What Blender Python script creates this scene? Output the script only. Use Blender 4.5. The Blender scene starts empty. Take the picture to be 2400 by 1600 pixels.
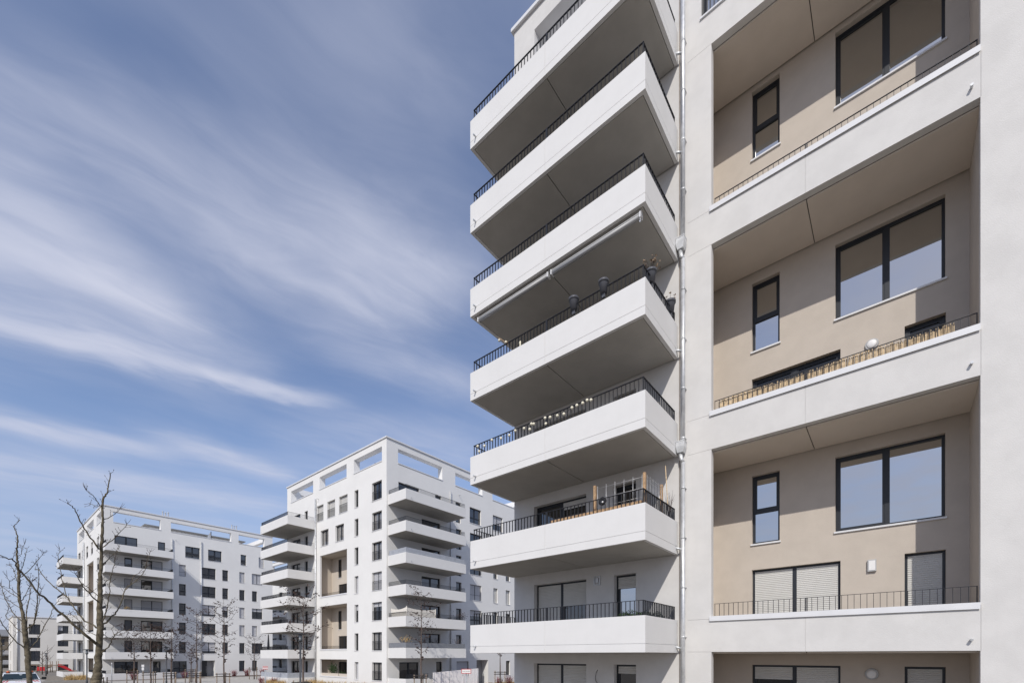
import bpy, bmesh, math, random
from mathutils import Vector, Matrix
SC = bpy.context.scene
COL = SC.collection
R = math.radians
RND = random.Random(11)

# ------------------------------------------------------------------ camera
TH = R(39.8)
CT, ST = math.cos(TH), math.sin(TH)
FPX, CXP, HYP = 1073.7, 1200.0, 1534.5          # calibration of the photograph (2400 x 1600)
cam = bpy.data.cameras.new("camera")
cam.sensor_fit = 'HORIZONTAL'
cam.sensor_width = 36.0
cam.lens = 36.0 * FPX / 2400.0
cam.shift_y = (HYP - 800.0) / 2400.0
cam.clip_start = 0.1
cam.clip_end = 3000.0
camo = bpy.data.objects.new("camera", cam)
COL.objects.link(camo)
camo.location = (0, 0, 0)
camo.rotation_euler = (R(90), 0, TH)
SC.camera = camo

# ------------------------------------------------------------------ light
SUN_TO = Vector((0.98, -1.84, 1.75)).normalized()
sun = bpy.data.lights.new("sun", 'SUN')
sun.energy = 3.2
sun.angle = R(0.53)
sun.color = (1.0, 0.955, 0.89)
suno = bpy.data.objects.new("sun", sun)
COL.objects.link(suno)
suno.rotation_euler = (-SUN_TO).to_track_quat('-Z', 'Y').to_euler()
suno.location = (20, -40, 40)
SC.view_settings.view_transform = 'Standard'
SC.view_settings.look = 'None'
SC.view_settings.gamma = 1.0
SC.view_settings.use_curve_mapping = False
SC.view_settings.exposure = 0.0


class NT:
    """small helper round a node tree"""
    def __init__(s, tree):
        s.t = tree
        s.n = tree.nodes
        s.l = tree.links

    def add(s, kind, **kw):
        n = s.n.new(kind)
        for k, v in kw.items():
            setattr(n, k, v)
        return n

    def put(s, sock, v):
        if isinstance(v, bpy.types.NodeSocket):
            s.l.new(v, sock)
        else:
            sock.default_value = v

    def m(s, op, a, b=0.0, c=0.0, clamp=False):
        n = s.n.new('ShaderNodeMath')
        n.operation = op
        n.use_clamp = clamp
        s.put(n.inputs[0], a)
        s.put(n.inputs[1], b)
        s.put(n.inputs[2], c)
        return n.outputs[0]

    def ramp(s, v, lo, hi, a=0.0, b=1.0, smooth=True):
        n = s.n.new('ShaderNodeMapRange')
        n.interpolation_type = 'SMOOTHSTEP' if smooth else 'LINEAR'
        n.clamp = True
        s.put(n.inputs[0], v)
        n.inputs[1].default_value = lo
        n.inputs[2].default_value = hi
        n.inputs[3].default_value = a
        n.inputs[4].default_value = b
        return n.outputs[0]

    def mix(s, f, a, b, blend='MIX'):
        n = s.n.new('ShaderNodeMix')
        n.data_type = 'RGBA'
        n.blend_type = blend
        s.put(n.inputs[0], f)
        s.put(n.inputs[6], a)
        s.put(n.inputs[7], b)
        return n.outputs[2]

    def vec(s, x, y, z=0.0):
        n = s.n.new('ShaderNodeCombineXYZ')
        s.put(n.inputs[0], x)
        s.put(n.inputs[1], y)
        s.put(n.inputs[2], z)
        return n.outputs[0]

    def noise(s, vec, scale, detail=4.0, rough=0.5, dist=0.0):
        n = s.n.new('ShaderNodeTexNoise')
        s.put(n.inputs['Vector'], vec)
        n.inputs['Scale'].default_value = scale
        n.inputs['Detail'].default_value = detail
        n.inputs['Roughness'].default_value = rough
        n.inputs['Distortion'].default_value = dist
        return n.outputs[0]


def make_world():
    w = bpy.data.worlds.new("World")
    SC.world = w
    w.use_nodes = True
    T = NT(w.node_tree)
    T.n.clear()
    out = T.add('ShaderNodeOutputWorld')
    bg = T.add('ShaderNodeBackground')
    T.l.new(bg.outputs[0], out.inputs[0])
    sky = T.add('ShaderNodeTexSky', sky_type='NISHITA')
    sky.sun_disc = False
    sky.sun_elevation = math.asin(SUN_TO.z)
    sky.sun_rotation = math.atan2(SUN_TO.x, SUN_TO.y)
    sky.air_density = 1.0
    sky.dust_density = 0.6
    sky.ozone_density = 1.3
    sky.altitude = 100
    tc = T.add('ShaderNodeTexCoord')
    sep = T.add('ShaderNodeSeparateXYZ')
    T.l.new(tc.outputs['Generated'], sep.inputs[0])
    x, y, z = sep.outputs[0], sep.outputs[1], sep.outputs[2]
    zc = T.m('MAXIMUM', z, 0.03)
    # a flat cloud sheet high above: coordinates on that sheet, axes turned by 39.8 degrees
    a = T.m('DIVIDE', T.m('ADD', T.m('MULTIPLY', x, CT), T.m('MULTIPLY', y, ST)), zc)
    b = T.m('DIVIDE', T.m('ADD', T.m('MULTIPLY', x, -ST), T.m('MULTIPLY', y, CT)), zc)
    base = T.vec(a, b, 0.0)
    warp = T.noise(base, 1.3, 3, 0.5)
    warp2 = T.noise(T.vec(b, a, 3.7), 1.1, 3, 0.5)
    a2 = T.m('ADD', a, T.m('MULTIPLY', T.m('SUBTRACT', warp, 0.5), 0.35))
    b2 = T.m('ADD', b, T.m('MULTIPLY', T.m('SUBTRACT', warp2, 0.5), 0.30))
    # stretched wisps, running along the wind
    al = T.m('ADD', T.m('MULTIPLY', a2, 0.80), T.m('MULTIPLY', b2, 0.60))
    pe = T.m('ADD', T.m('MULTIPLY', a2, -0.60), T.m('MULTIPLY', b2, 0.80))
    fine = T.noise(T.vec(T.m('MULTIPLY', al, 1.1), T.m('MULTIPLY', pe, 3.4)), 2.4, 7, 0.56, 0.6)
    broad = T.noise(T.vec(T.m('MULTIPLY', al, 0.8), T.m('MULTIPLY', pe, 1.6)), 1.4, 4, 0.5)
    puff = T.noise(T.vec(a2, b2, 9.0), 5.0, 5, 0.55)

    mid = T.noise(T.vec(T.m('MULTIPLY', al, 1.6), T.m('MULTIPLY', pe, 3.2), 5.0), 2.4, 4, 0.55)
    da = T.m('MULTIPLY', T.m('SUBTRACT', warp, 0.5), 0.22)
    db = T.m('ADD', T.m('MULTIPLY', T.m('SUBTRACT', warp2, 0.5), 0.22), T.m('MULTIPLY', T.m('SUBTRACT', mid, 0.5), 0.16))

    def streak(p0, p1, w0, w1, amp, soft0=0.15, soft1=0.3):
        dx, dy = p1[0] - p0[0], p1[1] - p0[1]
        L = math.hypot(dx, dy)
        ux, uy = dx / L, dy / L
        ra = T.m('SUBTRACT', T.m('ADD', a, da), p0[0])
        rb = T.m('SUBTRACT', T.m('ADD', b, db), p0[1])
        s_ = T.m('ADD', T.m('MULTIPLY', ra, ux / L), T.m('MULTIPLY', rb, uy / L))
        d_ = T.m('ADD', T.m('MULTIPLY', ra, -uy), T.m('MULTIPLY', rb, ux))
        wide = T.ramp(s_, 0, 1, w0, w1, False)
        q = T.m('DIVIDE', d_, wide)
        g = T.m('POWER', 2.718, T.m('MULTIPLY', T.m('MULTIPLY', q, q), -1.0))
        e0 = T.ramp(s_, -soft0, soft0)
        e1 = T.ramp(s_, 1 - soft1, 1 + soft1 * 0.5, 1, 0)
        return T.m('MULTIPLY', T.m('MULTIPLY', g, amp), T.m('MULTIPLY', e0, e1))

    S = [
        streak((-1.75, 1.24), (-0.68, 1.85), .075, .055, .95, .2, .16),
        streak((-1.70, 1.20), (-0.86, 1.60), .17, .13, .40, .25, .35),
        streak((-1.20, 0.86), (-0.99, 1.34), .13, .07, .50, .35, .4),
        streak((-1.42, 1.02), (-0.97, 1.36), .10, .07, .80, .3, .35),
        streak((-1.30, 1.00), (-0.90, 1.45), .26, .18, .30, .3, .4),
        streak((-1.05, 0.74), (-0.88, 1.02), .20, .16, .30, .3, .4),
        streak((-0.86, 0.84), (-0.60, 1.20), .16, .16, .26, .3, .4),
        streak((-0.70, 1.12), (-0.35, 1.405), .055, .022, .34, .3, .2),
        streak((-0.72, 1.02), (-0.24, 1.36), .18, .15, .34, .35, .35),
        streak((-0.48, 0.94), (-0.08, 1.34), .16, .20, .40, .35, .4),
        streak((-0.46, 1.08), (-0.10, 1.26), .09, .10, .30, .3, .4),
        streak((-0.34, 0.66), (-0.06, 0.88), .12, .14, .14, .35, .4),
        streak((-0.62, 1.42), (-0.10, 1.78), .11, .14, .34, .3, .4),
        streak((-2.7, 1.70), (-1.72, 2.27), .13, .09, .72, .2, .25),
        streak((-1.62, 2.08), (-1.20, 2.64), .12, .10, .62, .25, .3),
        streak((-3.3, 2.05), (-1.85, 2.74), .13, .12, .42, .2, .3),
        streak((-3.4, 2.30), (-1.4, 3.20), .22, .26, .36, .2, .3),
        streak((-0.9, 2.05), (-0.1, 2.35), .2, .25, .24, .3, .3),
    ]
    tot = S[0]
    for q in S[1:]:
        tot = T.m('ADD', tot, q)
    wis = T.ramp(fine, 0.25, 0.75, 0.62, 1.22)
    wis = T.m('MULTIPLY', wis, T.ramp(puff, 0.3, 0.7, 0.85, 1.12))
    veil = T.m('MULTIPLY', T.ramp(broad, 0.34, 0.76, 0.06, 0.26), T.ramp(fine, 0.2, 0.8, 0.8, 1.15))
    dens = T.m('ADD', T.m('MULTIPLY', tot, wis), veil)
    dens = T.m('MULTIPLY', T.m('SUBTRACT', 1.0, T.m('POWER', 2.718, T.m('MULTIPLY', dens, -1.25))), 1.05, clamp=True)
    # paler, whiter sky on the sun's side
    sd = T.m('ADD', T.m('ADD', T.m('MULTIPLY', x, SUN_TO.x), T.m('MULTIPLY', y, SUN_TO.y)), T.m('MULTIPLY', z, SUN_TO.z))
    dens = T.m('MAXIMUM', dens, T.m('MULTIPLY', T.ramp(sd, 0.35, 1.0, 0.0, 0.8), T.ramp(puff, 0.3, 0.7, 0.55, 1.0)))
    dens = T.m('MULTIPLY', dens, T.ramp(z, -0.01, 0.02))
    hs = T.add('ShaderNodeHueSaturation')
    hs.inputs['Saturation'].default_value = 1.08
    hs.inputs['Value'].default_value = 1.0
    hs.inputs['Hue'].default_value = 0.508
    T.l.new(sky.outputs[0], hs.inputs['Color'])
    hz = T.mix(T.ramp(z, 0.0, 0.42, 0.85, 0.0), hs.outputs[0], (2.5, 2.8, 4.05, 1))
    col = T.mix(dens, hz, (CLOUD[0], CLOUD[1], CLOUD[2], 1))
    T.l.new(col, bg.inputs[0])
    bg.inputs[1].default_value = SKY_STRENGTH


SKY_STRENGTH = 0.15
CLOUD = (4.15, 4.35, 5.25)
make_world()


# ------------------------------------------------------------------ materials
def hexs(c):
    return tuple(((v / 255.0) / 12.92 if v / 255.0 <= 0.04045 else ((v / 255.0 + 0.055) / 1.055) ** 2.4) for v in c)


def pmat(name, col, rough=0.7, metal=0.0, ior=1.45, var=0.0, vscale=3.0, bump=0.0, bscale=60.0, spec=0.5, coat=0.0, streaks=0.0):
    m = bpy.data.materials.new(name)
    m.use_nodes = True
    T = NT(m.node_tree)
    p = T.n['Principled BSDF']
    p.inputs['Base Color'].default_value = (*col, 1)
    p.inputs['Roughness'].default_value = rough
    p.inputs['Metallic'].default_value = metal
    p.inputs['IOR'].default_value = ior
    p.inputs['Specular IOR Level'].default_value = spec
    p.inputs['Coat Weight'].default_value = coat
    tc = T.add('ShaderNodeTexCoord')
    if var > 0 or streaks > 0:
        c = (*col, 1)
        if var > 0:
            n = T.noise(tc.outputs['Object'], vscale, 6, 0.6)
            f = T.ramp(n, 0.3, 0.7, 0, 1)
            c = T.mix(f, (*[v * (1 - var) for v in col], 1), (*[min(1, v * (1 + var)) for v in col], 1))
        if streaks > 0:
            mp = T.add('ShaderNodeMapping')
            mp.inputs['Scale'].default_value = (7.0, 7.0, 0.35)
            T.l.new(tc.outputs['Object'], mp.inputs[0])
            n2 = T.noise(mp.outputs[0], 1.0, 5, 0.65)
            f2 = T.ramp(n2, 0.50, 0.80, 0, streaks)
            c = T.mix(f2, c, (col[0] * .55, col[1] * .54, col[2] * .50, 1))
        T.l.new(c, p.inputs['Base Color'])
    if bump > 0:
        nb = T.noise(tc.outputs['Object'], bscale, 3, 0.6)
        b = T.add('ShaderNodeBump')
        b.inputs['Strength'].default_value = bump
        b.inputs['Distance'].default_value = 0.01
        T.l.new(nb, b.inputs['Height'])
        T.l.new(b.outputs[0], p.inputs['Normal'])
    return m


M = {}
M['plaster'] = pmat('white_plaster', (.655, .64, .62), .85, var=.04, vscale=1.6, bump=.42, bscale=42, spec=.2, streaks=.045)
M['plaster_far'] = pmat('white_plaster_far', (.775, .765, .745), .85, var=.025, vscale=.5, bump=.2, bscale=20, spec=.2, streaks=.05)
M['beige'] = pmat('beige_plaster', (.535, .475, .41), .88, var=.035, vscale=2.0, bump=.35, bscale=45, spec=.2)
M['beige_far'] = pmat('beige_plaster_far', (.56, .50, .43), .88, var=.03, vscale=.6, spec=.2)
M['soffit'] = pmat('loggia_soffit_paint', (.70, .625, .545), .85, var=.03, vscale=1.2, bump=.15, bscale=50, spec=.2)
M['concrete'] = pmat('white_precast', (.735, .725, .71), .6, var=.02, vscale=1.2, bump=.06, bscale=25, spec=.3, streaks=.05)
M['raw_concrete'] = pmat('raw_concrete', (.47, .45, .415), .85, var=.05, vscale=1.5, bump=.1, bscale=40, spec=.2)
M['tile'] = pmat('balcony_tiles', (.085, .078, .07), .8, var=.1, vscale=4)
M['groove'] = pmat('joint_dark', (.10, .095, .09), .9)
M['joint'] = pmat('joint_grey', (.52, .51, .49), .9)
M['metal_white'] = pmat('coping_sheet', (.72, .72, .73), .35, var=.03, vscale=2)
M['frame'] = pmat('anthracite_frame', (.022, .025, .031), .42)
M['rail'] = pmat('anthracite_steel', (.021, .022, .027), .5)
M['shutter'] = pmat('shutter_slats', (.60, .59, .56), .5, var=.03, vscale=4)
M['shutter_far'] = pmat('shutter_slats_grey', (.52, .52, .54), .55, var=.03, vscale=2)
M['zinc'] = pmat('zinc_pipe', (.60, .61, .62), .42, metal=.45, var=.15, vscale=5, bump=.05, bscale=20)
M['awning'] = pmat('awning_cassette', (.45, .45, .45), .4)
M['dark_hole'] = pmat('dark_recess', (.03, .03, .03), .9)
M['pot'] = pmat('planter_plastic', (.095, .097, .11), .45, var=.12, vscale=8)
M['soil'] = pmat('soil', (.04, .028, .02), .95)
M['wood'] = pmat('larch_wood', (.44, .285, .16), .75, var=.30, vscale=12, bump=.2, bscale=30)
M['wood_dark'] = pmat('weathered_wood', (.22, .17, .13), .8, var=.25, vscale=8)
M['stake'] = pmat('round_stake', (.27, .21, .16), .85, var=.25, vscale=6)
M['stake_dark'] = pmat('stake_crossbar', (.045, .038, .034), .85, var=.2, vscale=6)
M['reed'] = pmat('reed', (.60, .46, .29), .85, var=.30, vscale=14)
M['wire'] = pmat('galvanised_wire', (.55, .55, .55), .4, metal=.4)
M['bulb'] = pmat('cotton_ball', (.78, .73, .58), .7, var=.08, vscale=12)
M['black'] = pmat('black_plastic', (.014, .014, .015), .5)
M['bark'] = pmat('tree_bark', (.115, .096, .064), .9, var=.55, vscale=9, bump=1.0, bscale=35)
M['bark_far'] = pmat('young_bark', (.13, .10, .085), .9, var=.3, vscale=5)
M['bark_twig'] = pmat('twig_bark', (.085, .062, .055), .9, var=.3, vscale=5)
M['deadleaf'] = pmat('withered_leaf', (.060, .036, .030), .9, var=.35, vscale=9)
M['leaf'] = pmat('evergreen_leaf', (.035, .065, .022), .7, var=.35, vscale=20)
M['dryflower'] = pmat('dry_flower', (.24, .17, .11), .9, var=.3, vscale=20)
M['grass_dry'] = pmat('dry_grass', (.50, .35, .16), .9, var=.3, vscale=6)
M['redtwig'] = pmat('red_twig', (.20, .045, .05), .85, var=.3, vscale=6)
M['asphalt'] = pmat('asphalt', (.205, .182, .152), .9, var=.12, vscale=4, bump=.3, bscale=60)
M['paving'] = pmat('pale_paving', (.44, .415, .375), .9, var=.10, vscale=3, bump=.2, bscale=40)
M['mulch'] = pmat('bark_mulch', (.085, .052, .042), .95, var=.35, vscale=8, bump=.6, bscale=30)
M['kerb'] = pmat('kerb_stone', (.33, .31, .29), .9, var=.1, vscale=4)
M['white_paint'] = pmat('white_car_paint', (.78, .78, .78), .3, coat=.6)
M['tyre'] = pmat('tyre_rubber', (.02, .02, .02), .85)
M['red'] = pmat('red_panel', (.40, .014, .02), .45)
M['sign_white'] = pmat('sign_white', (.80, .79, .78), .45)
M['sign_red'] = pmat('sign_red', (.50, .03, .035), .45)
M['orange'] = pmat('orange_beacon', (.62, .12, .03), .35)
M['steel_grey'] = pmat('galvanised_post', (.36, .38, .40), .45, metal=.4)
M['lamp_pole'] = pmat('lamp_pole_paint', (.055, .058, .065), .5)
M['lamp_glass'] = pmat('lamp_glass', (.35, .38, .40), .15)
M['cloth'] = pmat('white_cloth', (.74, .70, .63), .9, var=.04, vscale=3)
M['screen'] = pmat('grey_screen', (.20, .21, .23), .75, var=.08, vscale=4)
M['screen_light'] = pmat('light_grey_screen', (.36, .38, .42), .75, var=.08, vscale=4)
M['parasol'] = pmat('dark_parasol', (.03, .032, .045), .8)
M['brown_wall'] = pmat('brown_render', (.20, .165, .125), .9, var=.12, vscale=2)
M['slate'] = pmat('dark_roof', (.22, .22, .22), .8)
M['b4wall'] = pmat('cream_render', (.72, .69, .64), .9, var=.03, vscale=.4)
M['door_dark'] = pmat('entrance_dark', (.05, .052, .056), .45)
M['entry_wall'] = pmat('entrance_render', (.30, .30, .31), .85)
M['vent'] = pmat('vent_steel', (.62, .63, .64), .35, metal=.5)
M['pinkscreen'] = pmat('pale_mesh_fabric', (.84, .80, .79), .9, var=.06, vscale=7)


def glass(name, base, ior, wob=0.0):
    m = pmat(name, base, .015, ior=ior)
    if wob:
        T = NT(m.node_tree)
        tc = T.add('ShaderNodeTexCoord')
        n = T.noise(tc.outputs['Object'], .9, 1, .4)
        b = T.add('ShaderNodeBump')
        b.inputs['Strength'].default_value = wob
        b.inputs['Distance'].default_value = .05
        T.l.new(n, b.inputs['Height'])
        T.l.new(b.outputs[0], T.n['Principled BSDF'].inputs['Normal'])
    return m


M['glass'] = glass('window_glass', (.016, .018, .016), 6.5, .03)
M['glass_dark'] = glass('window_glass_dark', (.012, .013, .015), 2.2, .10)
M['glass_curtain'] = glass('window_glass_curtain', (.22, .21, .20), 2.2, .08)
M['glass_dim'] = glass('window_glass_dim', (.014, .015, .017), 1.55, .08)
M['glass_car'] = glass('windscreen', (.012, .022, .022), 1.9)


# ------------------------------------------------------------------ mesh helpers
class MB:
    def __init__(s, mat=None):
        s.v = []
        s.f = []
        s.sm = []
        s.M = mat

    def pt(s, p):
        p = Vector(p)
        if s.M is not None:
            p = s.M @ p
        s.v.append(p)
        return len(s.v) - 1

    def face(s, pts, smooth=False):
        s.f.append([s.pt(p) for p in pts])
        s.sm.append(smooth)

    def box(s, x0, y0, z0, x1, y1, z1):
        if x1 < x0: x0, x1 = x1, x0
        if y1 < y0: y0, y1 = y1, y0
        if z1 < z0: z0, z1 = z1, z0
        i = [s.pt(p) for p in ((x0, y0, z0), (x1, y0, z0), (x1, y1, z0), (x0, y1, z0),
                               (x0, y0, z1), (x1, y0, z1), (x1, y1, z1), (x0, y1, z1))]
        for q in ((0, 3, 2, 1), (4, 5, 6, 7), (0, 1, 5, 4), (1, 2, 6, 5), (2, 3, 7, 6), (3, 0, 4, 7)):
            s.f.append([i[k] for k in q])
            s.sm.append(False)

    def prism(s, poly, y0, y1):
        """poly in (x,z), swept along y"""
        n = len(poly)
        a = [s.pt((p[0], y0, p[1])) for p in poly]
        b = [s.pt((p[0], y1, p[1])) for p in poly]
        s.f.append(a[:])
        s.f.append(b[::-1])
        s.sm += [False, False]
        for k in range(n):
            j = (k + 1) % n
            s.f.append([a[j], a[k], b[k], b[j]])
            s.sm.append(False)

    def tube(s, pts, rad, seg=6, caps=True, smooth=True):
        pts = [Vector(p) for p in pts]
        if not hasattr(rad, '__len__'):
            rad = [rad] * len(pts)
        rings = []
        up = None
        for k, p in enumerate(pts):
            if k == 0:
                t = pts[1] - pts[0]
            elif k == len(pts) - 1:
                t = pts[-1] - pts[-2]
            else:
                t = (pts[k + 1] - pts[k - 1])
            t = t.normalized() if t.length > 1e-9 else Vector((0, 0, 1))
            if up is None:
                up = Vector((1, 0, 0)) if abs(t.x) < .8 else Vector((0, 1, 0))
            e1 = (up - t * up.dot(t)).normalized()
            e2 = t.cross(e1)
            up = e1
            rings.append([s.pt(p + (e1 * math.cos(2 * math.pi * j / seg) + e2 * math.sin(2 * math.pi * j / seg)) * rad[k]) for j in range(seg)])
        for k in range(len(rings) - 1):
            for j in range(seg):
                q = (j + 1) % seg
                s.f.append([rings[k][j], rings[k][q], rings[k + 1][q], rings[k + 1][j]])
                s.sm.append(smooth)
        if caps:
            s.f.append(rings[0][::-1])
            s.f.append(rings[-1][:])
            s.sm += [False, False]

    def lathe(s, c, prof, seg=14, smooth=True):
        rings = []
        for r, z in prof:
            rings.append([s.pt((c[0] + r * math.cos(2 * math.pi * j / seg), c[1] + r * math.sin(2 * math.pi * j / seg), c[2] + z)) for j in range(seg)])
        for k in range(len(rings) - 1):
            for j in range(seg):
                q = (j + 1) % seg
                s.f.append([rings[k][j], rings[k][q], rings[k + 1][q], rings[k + 1][j]])
                s.sm.append(smooth)
        s.f.append(rings[0][::-1])
        s.f.append(rings[-1][:])
        s.sm += [False, False]

    def mesh(s, name, mat):
        me = bpy.data.meshes.new(name)
        me.from_pydata([tuple(v) for v in s.v], [], s.f)
        me.polygons.foreach_set('use_smooth', s.sm)
        me.materials.append(mat if not isinstance(mat, str) else M[mat])
        me.update()
        return me

    def build(s, name, mat, parent=None, loc=(0, 0, 0), rz=0.0):
        return link(name, s.mesh(name, mat), parent, loc, rz)


def link(name, data, parent=None, loc=(0, 0, 0), rz=0.0):
    o = bpy.data.objects.new(name, data)
    COL.objects.link(o)
    o.location = loc
    o.rotation_euler = (0, 0, rz)
    if parent is not None:
        o.parent = parent
    return o


def tag(o, label, cat, group=None, kind=None):
    if label: o['label'] = label
    if cat: o['category'] = cat
    if group: o['group'] = group
    if kind: o['kind'] = kind
    return o


def thing(name, loc, label, cat, group=None, rz=0.0):
    return tag(link(name, None, None, loc, rz), label, cat, group)


def copy_tree(o, parent=None):
    c = o.copy()
    COL.objects.link(c)
    c.parent = parent
    for ch in list(o.children):
        copy_tree(ch, c)
    return c


def ray(px, py):
    t = (px - CXP) / FPX
    return Vector((-ST + t * CT, CT + t * ST, (HYP - py) / FPX))


def at(px, py, d):
    """point seen at a photo pixel, d metres ahead of the viewpoint"""
    return ray(px, py) * d


# ------------------------------------------------------------------ ground
ZG = -3.45
mb = MB()
mb.face(((-700, -300, ZG), (300, -300, ZG), (300, 700, ZG), (-700, 700, ZG)))
tag(mb.build('ground', 'asphalt'), 'grey asphalt and paved ground round the apartment blocks', 'ground', kind='structure')
ZN = -2.65                                        # the ground is about a metre higher close to the viewpoint
mb = MB()
top = [(-52, -14, ZN), (-8, -14, ZN), (-8, 7, ZN), (-52, 7, ZN)]
bot = [(-62, -26, ZG + .004), (4, -26, ZG + .004), (4, 10, ZG + .004), (-62, 10, ZG + .004)]
mb.face(top)
for k in range(4):
    j = (k + 1) % 4
    mb.face((bot[k], bot[j], top[j], top[k]))
tag(mb.build('road', 'asphalt'), 'raised grey road under the white service car', 'road', kind='structure')
mb = MB()
mb.face(((-84, 12, ZG + .004), (-60, 12, ZG + .004), (-60, 60, ZG + .004), (-84, 60, ZG + .004)))
mb.face(((-33.9, 24.2, ZG + .004), (-12, 24.2, ZG + .004), (-12, 37.4, ZG + .004), (-33.9, 37.4, ZG + .004)))  # this and the next patch: unseen, added to bounce light onto the middle block
mb.face(((-29.9, 37.5, ZG + .004), (-12, 37.5, ZG + .004), (-12, 60, ZG + .004), (-29.9, 60, ZG + .004)))
mb.face(((-60, 20.2, ZG + .004), (-34, 20.2, ZG + .004), (-34, 24, ZG + .004), (-60, 24, ZG + .004)))
tag(mb.build('pavement', 'paving'), 'pale paved forecourt in front of the far block, plus unseen paving added to bounce light', 'pavement', kind='structure')
mb = MB()
mb.face(((-83.9, 12.6, ZG + .008), (-79.5, 12.6, ZG + .008), (-79.5, 24.4, ZG + .008), (-83.9, 24.4, ZG + .008)))
mb.face(((-85.9, 27.2, ZG + .009), (-80.0, 27.2, ZG + .009), (-80.0, 38, ZG + .009), (-85.9, 38, ZG + .009)))
mb.face(((-62, 24.1, ZG + .008), (-38.2, 24.1, ZG + .008), (-38.2, 26.5, ZG + .008), (-62, 26.5, ZG + .008)))
mb.face(((-37.9, 37.5, ZG + .008), (-30, 37.5, ZG + .008), (-30, 50, ZG + .008), (-37.9, 50, ZG + .008)))
tag(mb.build('planting_bed', 'mulch'), 'brown planting beds along the foot of the blocks', 'planting bed', kind='structure')
mb = MB()
mb.box(-84.6, 7.0, ZG, -84.3, 12.2, ZG + .12)
mb.box(-110, 6.7, ZG, -84.3, 7.0, ZG + .12)
mb.box(-79.5, 12.4, ZG, -79.2, 24.6, ZG + .12)
mb.box(-79.9, 27.0, ZG, -79.6, 38, ZG + .12)
tag(mb.build('kerb', 'kerb'), 'grey kerb stones edging the planting beds', 'kerb', kind='structure')


# ------------------------------------------------------------------ facade kit
class Face:
    """a facade: local x along it, y into the building, z up"""
    def __init__(s, B, ox, oy, rz):
        s.B, s.rz = B, rz
        s.T = Matrix.Translation((ox, oy, 0)) @ Matrix.Rotation(rz, 4, 'Z')
        s.holes = []

    def w(s, u, y=0.0, z=0.0):
        return s.T @ Vector((u, y, z)) - s.B.base

    def mat(s):
        return Matrix.Translation(-s.B.base) @ s.T


class Bld:
    def __init__(s, name, base, label, cat='apartment building', group=None, far=True):
        s.base = Vector(base)
        s.root = thing(name, base, label, cat, group)
        s.far = far

    def face(s, ox, oy, deg):
        return Face(s, ox, oy, R(deg))


def grid_wall(mb, u0, u1, z0, z1, holes, y=0.0, flip=False, reveals=True):
    us = sorted({u0, u1, *[min(max(h[k], u0), u1) for h in holes for k in (0, 1)]})
    zs = sorted({z0, z1, *[min(max(h[k], z0), z1) for h in holes for k in (2, 3)]})
    for i in range(len(us) - 1):
        # merge vertically wherever nothing is cut out
        run = None
        for j in range(len(zs)):
            solid = False
            if j < len(zs) - 1:
                cu, cz = (us[i] + us[i + 1]) / 2, (zs[j] + zs[j + 1]) / 2
                solid = not any(h[0] < cu < h[1] and h[2] < cz < h[3] for h in holes)
            if solid and run is None:
                run = zs[j]
            if not solid and run is not None:
                q = [(us[i], y, run), (us[i + 1], y, run), (us[i + 1], y, zs[j]), (us[i], y, zs[j])]
                mb.face(q[::-1] if flip else q)
                run = None
    if not reveals:
        return
    for h in holes:
        a, b, c, d, dep = h[:5]
        y1 = y + dep
        mb.face(((a, y, c), (a, y, d), (a, y1, d), (a, y1, c)))
        mb.face(((b, y, d), (b, y, c), (b, y1, c), (b, y1, d)))
        if c > z0 + 1e-6:
            mb.face(((b, y, c), (a, y, c), (a, y1, c), (b, y1, c)))
        if d < z1 - 1e-6:
            mb.face(((a, y, d), (b, y, d), (b, y1, d), (a, y1, d)))
        if len(h) > 5 and h[5]:
            mb.face(((a, y1, c), (b, y1, c), (b, y1, d), (a, y1, d)))


CACHE = {}


def cached(key, fn):
    key = tuple(round(k, 3) if isinstance(k, float) else k for k in key)
    if key not in CACHE:
        CACHE[key] = fn()
    return CACHE[key]


def frame_mesh(W, H, r, cols, rows, low, sashes):
    mb = MB()
    t = .062
    y0, y1 = r - .06, r + .012
    mb.box(0, y0, 0, t, y1, H)
    mb.box(W - t, y0, 0, W, y1, H)
    mb.box(t, y0, H - t, W - t, y1, H)
    mb.box(t, y0, 0, W - t, y1, t)
    xs = [t]
    for c in range(1, cols):
        xc = W * c / cols
        mb.box(xc - .055, y0 + .003, t, xc + .055, y1 - .003, H - t)
        xs += [xc - .055, xc + .055]
    xs.append(W - t)
    zs = [(t, H - t)]
    if rows == 2:
        zt = H * low
        zs = [(t, zt - .05), (zt + .05, H - t)]
        for k in range(cols):
            mb.box(xs[2 * k], y0 + .006, zt - .05, xs[2 * k + 1], y1 - .006, zt + .05)
    # opening sashes
    for k in range(cols):
        if k in sashes:
            a, b = xs[2 * k], xs[2 * k + 1]
            for (zl, zh) in zs:
                if rows == 2 and zl == t and 'low' not in sashes:
                    continue
                s_ = .05
                ya, yb = y0 + .015, y1 - .01
                mb.box(a, ya, zl, a + s_, yb, zh)
                mb.box(b - s_, ya, zl, b, yb, zh)
                mb.box(a + s_, ya, zl, b - s_, yb, zl + s_)
                mb.box(a + s_, ya, zh - s_, b - s_, yb, zh)
    return mb.mesh('window_frame', 'frame')


def pane_mesh(W, H, r, mat):
    mb = MB()
    mb.face(((.02, r - .012, .02), (W - .02, r - .012, .02), (W - .02, r - .012, H - .02), (.02, r - .012, H - .02)))
    return mb.mesh('pane', mat)


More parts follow.
